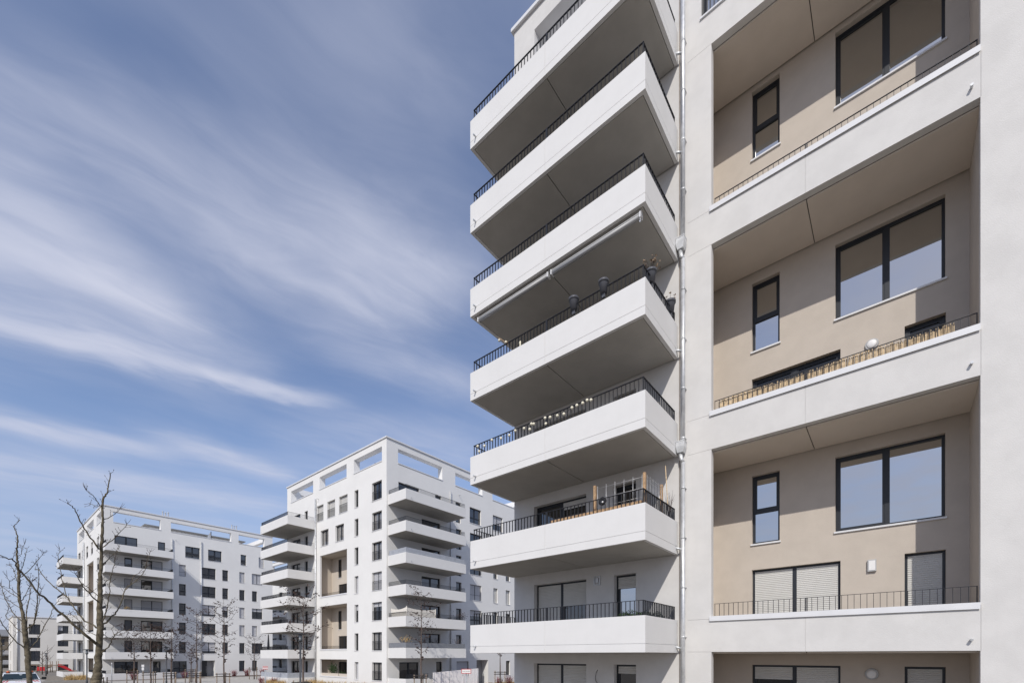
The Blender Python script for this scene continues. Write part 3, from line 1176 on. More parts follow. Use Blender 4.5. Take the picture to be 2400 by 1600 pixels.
CUR = 'glass_curtain'
for L in range(7):
    t_ = top2(L)
    b_ = t_ - 1.82
    window(FS, -40.65, -38.94, b_, t_, r=.28, cols=2, sashes=(0, 1), guard=True, sh={3: 1.0, 2: .22}.get(L), pane={6: None, 3: None}.get(L, CUR) if L != 2 else None)
    window(FS, -43.88, -43.14, b_, t_, r=.28, sh={3: 1.0, 0: 1.0, 2: .3}.get(L))
    window(FS, -58.4, -56.03, t_ - 2.3, t_, r=.22, cols=2, sashes=(0, 1), sill=False)
    window(FS, -54.92, -54.14, t_ - 2.3, t_, r=.22, sill=False)
for (a, b) in ((-51.96, -50.39), (-49.55, -47.83), (-47.01, -45.24)):
    window(FS, a, b, 15.57, 17.40, r=.28, cols=1, guard=True, sh=.98, shmat='shutter')
for (a, b) in ((-51.03, -49.26), (-47.76, -45.99)):
    window(FS, a, b, 12.57, 14.37, r=.28, cols=2, sashes=(0, 1), pane=CUR)
for (za, zb, k) in ((6.66, 11.5, 2), (.62, 5.62, 1), (-2.42, -.45, 0)):
    FS.holes.append((-51.18, -45.36, za, zb, .2))
    FB = Face(B, 0, 26.6 + 1.76, 0)
    hs = []
    if k:
        window(FB, -50.29, -49.54, za + 2.42, za + 4.58, r=.15, holes=hs)
        window(FB, -50.19, -48.0, za - .6, za + 1.62, r=.15, cols=2, sashes=(0, 1), sill=False, holes=hs)
        window(FB, -47.6, -45.7, za + 2.42, za + 4.58, r=.15, cols=2, holes=hs)
    else:
        window(FB, -50.19, -48.0, za - .3, -.75, r=.15, cols=2, sashes=(0, 1), sill=False, holes=hs)
    loggia(FS, -51.18, -45.36, za if k else za + .4, zb, left=.55, mat='beige_far', holes=hs)
    coping(FS, -51.18, -45.36, za + .002, za + .09)
    if k:
        gutter_rail(FS, -51.18, -45.36, za + .09, h=.34)
for k in range(1, 7):
    balcony(FS, -59.5, -52.2, 3.25, -.36 + 3.02 * (k - 1), spout=-59.2)
    balcony(FE, 26.75, 34.65, 2.85, -.27 + 3.005 * (k - 1), spout=27.35, joint=3.95)
for L in range(7):
    t_ = top2(L)
    b_ = t_ - 1.83
    if L == 6:
        window(FE, 28.0, 30.62, t_ - 2.3, t_, r=.22, cols=2, sashes=(0, 1), sill=False)
        window(FE, 32.8, 33.67, t_ - 2.3, t_, r=.22, sill=False)
        window(FE, 35.8, 36.62, t_ - 2.3, t_, r=.22, sill=False)
        window(FE, 38.05, 39.97, b_, t_, cols=2, rows=2, sashes=(0, 1))
        window(FE, 42.08, 43.95, b_, t_, cols=2, sh=.55, sashes=(0, 1))
    elif L == 0:
        window(FE, 28.1, 30.58, t_ - 2.2, t_, r=.22, cols=2, sashes=(0, 1), sill=False)
        window(FE, 32.94, 33.78, t_ - 2.2, t_, r=.22, sill=False)
        window(FE, 35.96, 37.91, b_, t_, sh=1.0)
        window(FE, 44.6, 45.39, b_, t_)
    else:
        window(FE, 30.94, 33.52, t_ - 2.3, t_, r=.22, cols=2, sashes=(0, 1), sill=False)
        window(FE, 35.88, 36.72, t_ - 2.3, t_, r=.22, sill=False)
        window(FE, 38.1, 40.05, b_, t_, cols=2, rows=2, sashes=(0, 1), sh={3: 1.0, 2: .35}.get(L))
        window(FE, 42.18, 42.97, b_, t_, sh={3: .98}.get(L), shmat='shutter')
        window(FE, 44.54, 45.39, b_, t_, sh={3: .98}.get(L), shmat='shutter')


def entrance(F, u0, u1, zt, dep=1.1):
    F.holes.append((u0, u1, ZG - .3, zt, dep))
    mb = MB(F.mat())
    mb.box(u0, dep - .05, ZG - .3, u1, dep - .002, zt)
    o = mb.build('entrance', 'entry_wall', F.B.root)
    mb = MB(F.mat())
    um = u0 + (u1 - u0) * .55
    mb.box(u0 + .03, dep - .09, ZG, um, dep - .052, zt - .03)
    d = mb.build('door', 'door_dark', o)
    mb = MB(F.mat())
    mb.tube(((um - .12, dep - .13, ZG + .5), (um - .12, dep - .13, ZG + 1.7)), .02, 6)
    mb.build('handle', 'zinc', d)


entrance(FE, 39.22, 41.22, -.56)
roof_openings(FS, ((-58.49, -52.81), (-51.28, -45.44), (-44.0, -38.92)), 19.22, 20.66)
roof_openings(FE, ((27.95, 33.8), (35.75, 40.2), (42, 48.5)), 19.22, 20.66)
roof_openings(FW, ((-48.5, -43), (-41, -35), (-33, -28)), 19.22, 20.66)
roof_openings(FN, ((39.3, 45), (46.5, 52), (53, 58.3)), 19.22, 20.66)
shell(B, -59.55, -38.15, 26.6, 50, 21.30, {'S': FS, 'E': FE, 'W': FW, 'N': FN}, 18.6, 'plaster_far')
pipe_run(B, FS, -52.02, ZG, 18.3, rad=.08, off=.13)
pipe_run(B, FE, 34.98, ZG, 18.3, rad=.07, off=.10)


def elbow(F, u, z, du=.35):
    mb = MB(F.mat())
    mb.tube(((u, .02, z), (u, -.28, z + .02), (u, -.30, z - .06)), .03, 7)
    mb.build('overflow_pipe', 'zinc', F.B.root)


elbow(FS, -51.45, 18.15)
elbow(FE, 36.3, 18.25)
mb = MB(FE.mat())
mb.box(26.75, -2.85, ZG, 29.6, -2.70, -2.23)
mb.box(26.75, -2.70, ZG, 26.90, 0, -2.23)
mb.box(34.5, -2.70, ZG, 34.65, 0, -1.95)
mb.box(29.6, -2.85, ZG, 34.65, -2.70, -2.35)
mb.build('terrace_wall', 'concrete', B.root)
mb = MB(FE.mat())
for k in range(22):
    u = 26.85 + k * .125
    mb.box(u, -2.79, -2.23, u + .012, -2.75, -1.80)
mb.box(26.85, -2.79, -1.80, 29.55, -2.75, -1.785)
mb.build('railing', 'rail', B.root)
mb = MB(FS.mat())
mb.box(-59.5, -3.25, ZG, -52.2, -3.10, -2.55)
mb.box(-52.35, -3.10, ZG, -52.2, 0, -2.55)
mb.box(-59.5, -3.10, ZG, -59.35, 0, -2.55)
mb.build('terrace_wall', 'concrete', B.root)
mb = MB(FS.mat())
n = 60
for k in range(n):
    u = -59.4 + 7.1 * k / n
    v_ = -3.19 + (.02 if k % 2 else -.02)
    w_ = -3.19 + (-.02 if k % 2 else .02)
    mb.face(((u, v_, -2.55), (u + 7.1 / n, w_, -2.55), (u + 7.1 / n, w_, -1.98), (u, v_, -1.98)))
mb.face(((-52.28, -3.19, -2.55), (-52.28, -.1, -2.55), (-52.28, -.1, -1.98), (-52.28, -3.19, -1.98)))
tag(mb.build('privacy_screen', 'screen_light', None, B.base), 'light grey corrugated screen on the ground terrace left of the beige loggia', 'screen')

# cloths, screens and other things on its balconies
t = thing('privacy_cloth', (-35.4, 26.9, 3.72), 'slack white cloth tied round a balcony corner of the middle block', 'privacy cloth')
mb = MB()
for (p, q, s0, s1, n) in (((-.0, 0), (0, 3.55), .82, .86, 14), ((-2.35, -.02), (0, -.02), .82, .86, 8)):
    for k in range(n):
        f0, f1 = k / n, (k + 1) / n
        h0 = s0 + (s1 - s0) * f0 - .16 * math.sin(math.pi * f0)
        h1 = s0 + (s1 - s0) * f1 - .16 * math.sin(math.pi * f1)
        x0, y0 = p[0] + (q[0] - p[0]) * f0, p[1] + (q[1] - p[1]) * f0
        x1, y1 = p[0] + (q[0] - p[0]) * f1, p[1] + (q[1] - p[1]) * f1
        b0 = .06 * math.sin(k * 1.9)
        mb.face(((x0, y0, .02), (x1, y1, .02), (x1 + .03, y1, h1), (x0 + .03, y0, h0)))
mb.build('cloth', 'cloth', t)
for (x, y, h) in ((.02, 0, .95), (.02, 3.55, .9), (-2.35, 0, .85)):
    mb = MB()
    mb.tube(((x, y, -.4), (x, y, h)), .03, 8)
    mb.build('post', 'cloth', t)


def rail_screen(F, u0, u1, dep, z, h, mat, label):
    mb = MB(F.mat())
    y = -dep + .065
    mb.box(u0, y, z, u1, y + .006, z + h)
    mb.box(u0, y + .006, z, u0 + .006, -.1, z + h)
    mb.box(u1 - .006, y + .006, z, u1, -.1, z + h)
    o = mb.build('privacy_screen', mat, None, F.B.base)
    return tag(o, label, 'screen', 'screens tied to balcony railings')


rail_screen(FE, 26.82, 34.55, 2.85, .745, .46, 'screen', 'dark grey screen wrapped round a low balcony railing above the signposted entrance')
rail_screen(FE, 26.82, 34.55, 2.85, 9.755, .46, 'screen_light', 'light grey screen wrapped round an upper balcony railing of the middle block')
# closed parasol on the lower left balcony
t = thing('parasol', (-58.82, 24.0, .0), 'closed dark parasol standing at the left end of a middle block balcony', 'parasol')
mb = MB()
mb.lathe((0, 0, 0), ((.05, .75), (.15, .85), (.11, 1.6), (.05, 2.45), (.02, 2.55)), 10)
mb.build('canopy', 'parasol', t)
mb = MB()
mb.tube(((0, 0, -.1), (0, 0, 2.6)), .025, 8)
mb.build('pole', 'steel_grey', t)


def leafy(name, loc, label, cat, n, box, size, mat, seed, pot=None, stems=6, group=None):
    t = thing(name, loc, label, cat, group)
    r = random.Random(seed)
    mb = MB()
    for k in range(n):
        a = Vector((r.gauss(0, .4), r.gauss(0, .4), r.gauss(0, .4)))
        c = Vector((a.x * box[0], a.y * box[1], box[2] * (.55 + a.z * .5)))
        nn = Vector((r.uniform(-1, 1), r.uniform(-1, 1), r.uniform(-1, 1))).normalized() * size * r.uniform(.6, 1.2)
        u = nn.orthogonal().normalized() * size * .45
        mb.face((c + nn, c + u, c - nn, c - u))
    mb.build('foliage', mat, t)
    mb = MB()
    for k in range(stems):
        a = r.uniform(0, 6.28)
        mb.tube(((0, 0, -.1), (box[0] * .4 * math.cos(a), box[1] * .4 * math.sin(a), box[2] * .7)), (.012, .005), 4)
    mb.build('stem', 'bark_twig', t)
    if pot:
        mb = MB()
        mb.lathe((0, 0, -pot), ((.14, 0), (.19, pot), (.17, pot), (.02, pot - .02)), 12)
        mb.build('pot', 'pot', t)
    return t


leafy('potted_plant', (-49.3, 27.2, -2.35), 'bushy dark green potted plant in the ground loggia of the middle block', 'plant', 320, (.75, .5, 1.4), .10, 'leaf', 4, .5)
leafy('potted_plant', (-47.2, 27.1, -2.5), 'low potted plant on the right in the ground loggia of the middle block', 'plant', 160, (.45, .4, .8), .08, 'leaf', 5, .4)
leafy('potted_plant', (-35.5, 34.2, 3.75), 'dry brown plant at the far end of the cloth-hung balcony', 'plant', 130, (.6, .8, .9), .06, 'deadleaf', 6, .4)
leafy('potted_plant', (-36.3, 27.5, 1.0), 'tan dry plant behind the dark balcony screen, at its near corner', 'plant', 160, (.8, .6, .9), .06, 'grass_dry', 7, .4)
leafy('potted_plant', (-35.6, 33.6, 1.0), 'bare twiggy plant behind the dark balcony screen, at its far end', 'plant', 50, (.7, .9, 1.0), .04, 'bark_twig', 8, .4, 14)
# pale mesh fence on the terrace
t = thing('garden_fence', (-34.9, 33.0, ZG), 'pale mesh garden fence beside the red bordered sign', 'fence')
mb = MB()
n = 24
for k in range(n):
    y0, y1 = -3.3 + 6.4 * k / n, -3.3 + 6.4 * (k + 1) / n
    mb.box(.0 + .01 * (k % 2), y0, .0, .05 + .01 * (k % 2), y1 - .02, 1.75 + .012 * k)
mb.build('fabric', 'pinkscreen', t)
for k in range(4):
    mb = MB()
    mb.tube(((.05, -3.2 + k * 2.05, 0), (.05, -3.2 + k * 2.05, 1.80 + .06 * k)), .03, 7)
    mb.build('post', 'steel_grey', t)
# glass screens on the roof terrace
t = thing('roof_screen', (-43.0, 30.5, 18.6), 'framed privacy screen seen through the roof opening nearest the block corner', 'screen')
mb = MB()
mb.box(-.03, -2, .3, .03, 2, 2.05)
mb.build('panel', 'screen_light', t)
mb = MB()
for y in (-2.02, 1.96):
    mb.box(-.05, y, 0, .05, y + .06, 2.1)
mb.box(-.05, -2, 2.05, .05, 2, 2.12)
mb.build('frame', 'rail', t)

# ------------------------------------------------------------------ third building
FARB = Bld('apartment_building', (-97, 24, ZG), 'white apartment block farther left behind the bare tree, six long balconies on its right side', group='white apartment blocks')
B = FARB
FS = B.face(0, 12.7, 0)
FE = B.face(-86, 0, 90)
FW = B.face(-108.2, 0, -90)
FN = B.face(0, 35.8, 180)
H3 = 3.03


def top3(L):
    return -.92 + H3 * L


for L in range(7):
    t_ = top3(L)
    b_ = t_ - 1.80
    window(FS, -90.2, -88.6, b_, t_, r=.28, cols=2, sashes=(0, 1), guard=True)
    window(FS, -107.1, -104.8, t_ - 2.2, t_, r=.22, cols=2, sill=False)
    window(FS, -103.4, -102.6, t_ - 2.2, t_, r=.22, sill=False)
for (a, b) in ((-99.3, -97.6), (-95.0, -93.4)):
    window(FS, a, b, top3(6) - 1.8, top3(6), r=.28, cols=2, sashes=(0, 1), guard=True)
for (za, zb, k) in ((9.4, 14.3, 1), (3.5, 8.4, 1), (.45, 2.4, 0), (-2.7, -.45, 0)):
    FS.holes.append((-98.6, -92.9, za, zb, .2))
    FB = Face(B, 0, 12.7 + 1.76, 0)
    hs = []
    window(FB, -97.6, -95.4, za - .5, za + 1.5, r=.15, cols=2, sill=False, holes=hs)
    if k:
        window(FB, -97.7, -96.9, za + 2.4, za + 4.5, r=.15, holes=hs)
    loggia(FS, -98.6, -92.9, za, zb, left=.4, mat='beige_far', holes=hs)
    coping(FS, -98.6, -92.9, za + .002, za + .09)
    gutter_rail(FS, -98.6, -92.9, za + .09, h=.34)
for k in range(1, 7):
    balcony(FS, -108.6, -101.2, 2.5, -.6 + 3.03 * (k - 1))
    balcony(FE, 12.55, 20.35, 2.85, -.55 + 3.01 * (k - 1), spout=13.2)
for L in range(7):
    t_ = top3(L)
    b_ = t_ - 1.80
    if L == 6:
        window(FE, 14.0, 16.6, t_ - 2.3, t_, r=.12, cols=2, sashes=(0, 1), sill=False)
        window(FE, 19.07, 19.97, b_, t_, r=.12, sill=False)
        window(FE, 22.57, 24.55, b_, t_, cols=2, rows=2, sashes=(0, 1))
        window(FE, 25.71, 27.68, b_, t_, cols=2, rows=2, sashes=(0, 1))
        window(FE, 30.56, 31.44, b_, t_, rows=2)
        window(FE, 33.47, 34.33, b_, t_, sh=.98)
    elif L == 0:
        window(FE, 13.97, 16.66, t_ - 1.7, t_, r=.15, cols=2, sashes=(0, 1), sill=False)
        window(FE, 18.47, 19.41, t_ - 1.7, t_, r=.15, sill=False)
        window(FE, 20.96, 22.77, b_, t_, cols=2, rows=2)
        window(FE, 30.32, 31.21, b_, t_)
        window(FE, 32.39, 33.21, b_, t_)
    else:
        window(FE, 15.11, 16.01, t_ - 2.2, t_, r=.15, sill=False, sh={4: .97, 3: .9}.get(L))
        window(FE, 17.02, 19.63, t_ - 2.2, t_, r=.15, cols=2, sashes=(0, 1), sill=False, sh={5: (0, .97), 4: (0, .97), 3: (.78, .62)}.get(L))
        window(FE, 21.74, 22.64, b_, t_, rows=2, sh={5: .97}.get(L))
        window(FE, 24.86, 26.80, b_, t_, cols=2, rows=2, sh={3: .82, 1: .78}.get(L), sashes=(0, 1))
        window(FE, 27.77, 28.64, b_, t_, rows=2, sh={3: .35}.get(L))
        window(FE, 30.35, 31.20, b_, t_, sh={5: .97, 3: .97, 2: .97}.get(L))
        if L % 2:
            window(FE, 32.35, 34.1, b_, t_, cols=2, sh={5: .95, 3: .28}.get(L), sashes=(0, 1))
        else:
            window(FE, 32.37, 33.2, b_, t_, sh={2: .97}.get(L))
entrance(FE, 24.8, 26.7, -.85)
roof_openings(FS, ((-106.6, -101.0), (-98.8, -92.8), (-90.4, -87.0)), 19.1, 20.55)
roof_openings(FE, ((13.87, 19.4), (20.7, 29.1), (30.24, 34.42)), 19.1, 20.62)
roof_openings(FW, ((-34.4, -29), (-27, -21), (-19, -14)), 19.1, 20.62)
roof_openings(FN, ((87.3, 93), (94.5, 100), (101.5, 107)), 19.1, 20.62)
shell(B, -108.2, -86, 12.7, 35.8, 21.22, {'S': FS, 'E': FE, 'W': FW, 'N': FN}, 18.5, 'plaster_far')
pipe_run(B, FS, -100.5, ZG, 18.2, rad=.10, off=.15)
pipe_run(B, FE, 20.84, ZG, 18.0, rad=.07, off=.10)
pipe_run(B, FE, 24.72, ZG, 18.3, rad=.07, off=.10)
elbow(FE, 21.3, 17.9)
mb = MB(FE.mat())
mb.box(12.55, -2.85, ZG, 20.35, -2.70, -2.53)
mb.box(12.55, -2.70, ZG, 12.70, 0, -2.53)
mb.box(20.2, -2.70, ZG, 20.35, 0, -2.53)
mb.build('terrace_wall', 'concrete', B.root)
mb = MB(FS.mat())
mb.box(-108.6, -2.5, ZG, -101.2, -2.35, -2.65)
mb.box(-101.35, -2.35, ZG, -101.2, 0, -2.65)
mb.build('terrace_wall', 'concrete', B.root)
link('railing', cached(('r', 7.8, 2.85, .42, 0), lambda: rail_mesh(7.8, 2.85, .10, .42)), B.root, FE.w(12.55, 0, -2.53), FE.rz)
# penthouse on its roof
mb = MB(Matrix.Translation(-B.base))
mb.box(-100, 19.5, 18.5, -93.0, 33.0, 20.9)
ph = mb.build('penthouse', 'plaster_far', B.root)
mb = MB(Matrix.Translation(-B.base))
mb.box(-100.6, 18.7, 20.91, -92.2, 33.6, 21.05)
mb.build('penthouse_roof', 'slate', ph)
for (y0, y1) in ((20.5, 22.6), (24.0, 25.0), (26.2, 28.6)):
    mb = MB(Matrix.Translation(-B.base))
    mb.box(-92.995, y0, 18.9, -92.95, y1, 20.6)
    mb.build('penthouse_window', 'glass_dark', ph)
for y in (20.2, 30.0):
    for k in range(3):
        mb = MB(Matrix.Translation(-B.base))
        mb.tube(((-88.4, y + k * .36, 18.5), (-88.4, y + k * .36, 22.55 - .12 * (k == 1))), .09, 8)
        mb.lathe((-88.4, y + k * .36, 22.56 - .12 * (k == 1)), ((.12, 0), (.12, .06), (.05, .10)), 8)
        mb.build('vent_pipe', 'vent', B.root)
t = thing('roof_screen', (-89.5, 26.7, 18.5), 'angled privacy screen on the roof terrace of the far block', 'screen')
mb = MB()
for k in range(4):
    mb.box(-1.6 + k * .8, -.03, .2, -.85 + k * .8, .03, 1.3 + .24 * k)
mb.build('panel', 'screen_light', t)
mb = MB()
for k in range(5):
    mb.box(-1.66 + k * .8, -.05, 0, -1.58 + k * .8, .05, 1.32 + .22 * k)
mb.build('frame', 'rail', t)
leafy('potted_plant', (-83.6, 14.9, 6.45), 'small plant with yellow tint behind the far block balcony rail near the trunk', 'plant', 60, (.5, .5, .5), .08, 'grass_dry', 12, .3)

# ------------------------------------------------------------------ smaller buildings behind
LOW = Bld('residential_building', (-154, 16, ZG), 'low cream residential block with stacked dark windows at the far left', 'residential building')
B = LOW
FE = B.face(-148, 0, 90)
FS = B.face(0, 7.1, 0)
FN = B.face(0, 30, 180)
FW = B.face(-162, 0, -90)
for k in range(4):
    zt = 6.95 - 2.98 * k
    window(FE, 9.5, 11.3, zt - 2.3, zt, r=.35, cols=2, sashes=(), sill=False)
    window(FE, 14.1, 15.9, zt - 1.9, zt - .1, r=.35, cols=2, sashes=(0, 1), sill=False, sh={0: (.6, 0)}.get(k))
    window(FS, -156, -154, zt - 2.1, zt, r=.25, cols=2)
mb = MB()
for F, (u0, u1) in ((FE, (7.1, 30)), (FS, (-162, -148)), (FN, (148, 162)), (FW, (-30, -7.1))):
    mb.M = F.mat()
    grid_wall(mb, u0, u1, ZG - .3, 8.45, F.holes)
mb.build('wall', 'b4wall', B.root)
mb = MB(Matrix.Translation(-B.base))
mb.box(-162.15, 6.95, 8.452, -147.85, 30.15, 8.62)
mb.build('roof', 'metal_white', B.root)
for u in (7.75, 16.7):
    mb = MB(FE.mat())
    mb.tube(((u, -.12, ZG), (u, -.12, 8.3)), .11, 8)
    mb.build('downpipe', 'zinc', B.root)

OLD = Bld('house', (-194, 4, ZG), 'dark brown house with pale balcony rails at the left edge of the picture', 'house')
B = OLD
FE = B.face(-186, 0, 90)
FS = B.face(0, -2, 0)
FN = B.face(0, 8.3, 180)
for k in range(3):
    window(FE, 4.6, 7.4, 2.7 - 2.9 * k, 4.4 - 2.9 * k, r=.25, cols=2)
mb = MB()
for F, (u0, u1) in ((FE, (-2, 8.3)), (FS, (-202, -186)), (FN, (186, 202))):
    mb.M = F.mat()
    grid_wall(mb, u0, u1, ZG - .3, 5.1, F.holes)
mb.build('wall', 'brown_wall', B.root)
mb = MB(Matrix.Translation(-B.base))
mb.prism([(-203, 5.1), (-185.2, 5.1), (-185.2, 5.35), (-194, 7.3), (-203, 5.35)], -2.6, 8.9)
mb.build('roof', 'slate', B.root)
for k in range(2):
    mb = MB(FE.mat())
    z = .2 - 2.6 * k
    mb.box(3.5, -1.4, z - .2, 8.3, 0, z)
    bo = mb.build('balcony', 'slate', B.root)
    mb = MB(FE.mat())
    for q in range(4):
        mb.box(3.5, -1.42, z + .12 + q * .27, 8.3, -1.38, z + .26 + q * .27)
    for q in range(3):
        mb.box(3.5 + q * 2.35, -1.40, z, 3.6 + q * 2.35, -1.30, z + 1.1)
    mb.build('railing', 'metal_white', bo)

BACK = Bld('apartment_building', (-112, 56, ZG), 'white apartment block far behind, glimpsed in the gap beside the middle block', group='white apartment blocks')
B = BACK
FS = B.face(0, 46, 0)
FE = B.face(-99, 0, 90)
FN = B.face(0, 66, 180)
FW = B.face(-125, 0, -90)
for k in range(7):
    z = 17.2 - 3.03 * k
    window(FS, -107.2, -105.6, z - 1.9, z, r=.25, cols=2)
    window(FS, -102.6, -101.7, z - 1.9, z, r=.25)
    if k:
        balcony(FS, -111.5, -103.4, 2.2, z - 2.75, rail_h=.42)
roof_openings(FS, ((-123, -113), (-111, -101)), 19.2, 20.6)
roof_openings(FE, ((48, 55), (57, 64)), 19.2, 20.6)
roof_openings(FN, ((101, 110), (113, 123)), 19.2, 20.6)
roof_openings(FW, ((-64, -57), (-55, -48)), 19.2, 20.6)
shell(B, -125, -99, 46, 66, 21.2, {'S': FS, 'E': FE, 'N': FN, 'W': FW}, 18.4, 'plaster_far')


# ------------------------------------------------------------------ bare trees
def limb(px, d, r0, r1, dd=0.0, pw=1.0):
    """a limb from picture points; dd = how far it leans away from the viewpoint by its end"""
    n = len(px)
    P = [at(p[0], p[1], d + dd * (k / (n - 1))) for k, p in enumerate(px)]
    rr = [r0 + (r1 - r0) * (k / (n - 1)) ** pw for k in range(n)]
    return P, rr


def smooth_path(P, rr, sub=3, jit=0.0, r=None):
    out, ro = [], []
    n = len(P)
    for k in range(n - 1):
        p0, p1, p2, p3 = P[max(k - 1, 0)], P[k], P[k + 1], P[min(k + 2, n - 1)]
        for s_ in range(sub):
            t = s_ / sub
            q = .5 * ((2 * p1) + (-p0 + p2) * t + (2 * p0 - 5 * p1 + 4 * p2 - p3) * t * t + (-p0 + 3 * p1 - 3 * p2 + p3) * t ** 3)
            if jit and r is not None and (k or s_):
                q = q + Vector((r.gauss(0, jit), r.gauss(0, jit), r.gauss(0, jit)))
            out.append(q)
            ro.append(rr[k] + (rr[k + 1] - rr[k]) * t)
    out.append(P[-1])
    ro.append(rr[-1])
    return out, ro


def twigs(mb, P, rr, r, dens, length, rad, bud=True):
    """short spur twigs with buds along a limb"""
    for k in range(len(P) - 1):
        seg = P[k + 1] - P[k]
        n = seg.length * dens
        m_ = int(n) + (1 if r.random() < n - int(n) else 0)
        for _ in range(m_):
            p = P[k] + seg * r.random()
            dirn = seg.normalized()
            side = Vector((r.gauss(0, 1), r.gauss(0, 1), r.gauss(0, 1)))
            side = (side - dirn * side.dot(dirn)).normalized()
            v = (dirn * .55 + side * .8 + Vector((0, 0, .25))).normalized()
            L = length * r.uniform(.25, 1.0)
            q = p + v * L * .5 + Vector((0, 0, L * .03))
            v2 = (v + Vector((r.gauss(0, .3), r.gauss(0, .3), .30))).normalized()
            e = q + v2 * L * .5
            mb.tube((p, q, e), (rad, rad * .8, rad * .5), 4)
            if bud:
                mb.tube((e, e + v2 * .02, e + v2 * .045), (rad * .8, rad * 1.7, rad * .3), 4)
            if L > length * .6:
                v3 = (v2 + Vector((r.gauss(0, .6), r.gauss(0, .6), r.gauss(0, .4)))).normalized()
                mb.tube((q, q + v3 * L * .3), (rad * .7, rad * .45), 4)


def bare_tree(name, label, base_d, trunk, limbs, seed, dens=3.0, tl=.16, tr=.006, group=None):
    r = random.Random(seed)
    d0 = base_d
    P, rr = [], []
    for (x, y, w_) in trunk:
        P.append(at(x, y, d0))
        rr.append(w_ * d0 / FPX / 2)
    base = Vector((P[0].x, P[0].y, ZN))
    t = thing(name, base, label, 'tree', group)
    ptop = P[0]
    P = [Vector((ptop.x, ptop.y, ZN - .05)), Vector((ptop.x, ptop.y, ZN + .25))] + P
    rr = [rr[0] * 1.45, rr[0] * 1.12] + rr
    P, rr = smooth_path(P, rr, 6, .007, r)
    rr = [q * r.uniform(.93, 1.09) for q in rr]
    mb = MB(Matrix.Translation(-base))
    mb.tube(P, rr, 12)
    # knots and branch collars
    for k in range(60):
        i = r.randrange(4, len(P) - 1)
        a = r.uniform(0, 6.28)
        c = P[i] + Vector((math.cos(a), math.sin(a), 0)) * rr[i] * .8
        mb.tube((c - Vector((0, 0, rr[i] * .3)), c, c + Vector((0, 0, rr[i] * .3))), (rr[i] * .15, rr[i] * .34, rr[i] * .12), 6)
    mb.build('trunk', 'bark', t)
    mt = MB(Matrix.Translation(-base))
    twigs(mt, P[len(P) // 3:], rr, r, dens * 1.2, tl, tr)
    for (pts, w0, w1, dd) in limbs:
        Q, qr = limb(pts, d0, .9 * w0 * d0 / FPX / 2, .82 * w1 * d0 / FPX / 2, dd)
        Q, qr = smooth_path(Q, qr, 3, .010, r)
        qr = [q * r.uniform(.9, 1.12) for q in qr]
        mb = MB(Matrix.Translation(-base))
        mb.tube(Q, qr, 7)
        mb.build('branch', 'bark', t)
        twigs(mt, Q[len(Q) // 5:], qr, r, dens, tl, tr)
        # end spray
        e, v = Q[-1], (Q[-1] - Q[-2]).normalized()
        for k in range(4):
            vv = (v + Vector((r.gauss(0, .45), r.gauss(0, .45), r.gauss(0, .35)))).normalized()
            mt.tube((e, e + vv * tl * .6, e + vv * tl + Vector((0, 0, .02))), (tr, tr * .8, tr * .4), 4)
    mt.build('crown', 'bark_twig', t)
    return t


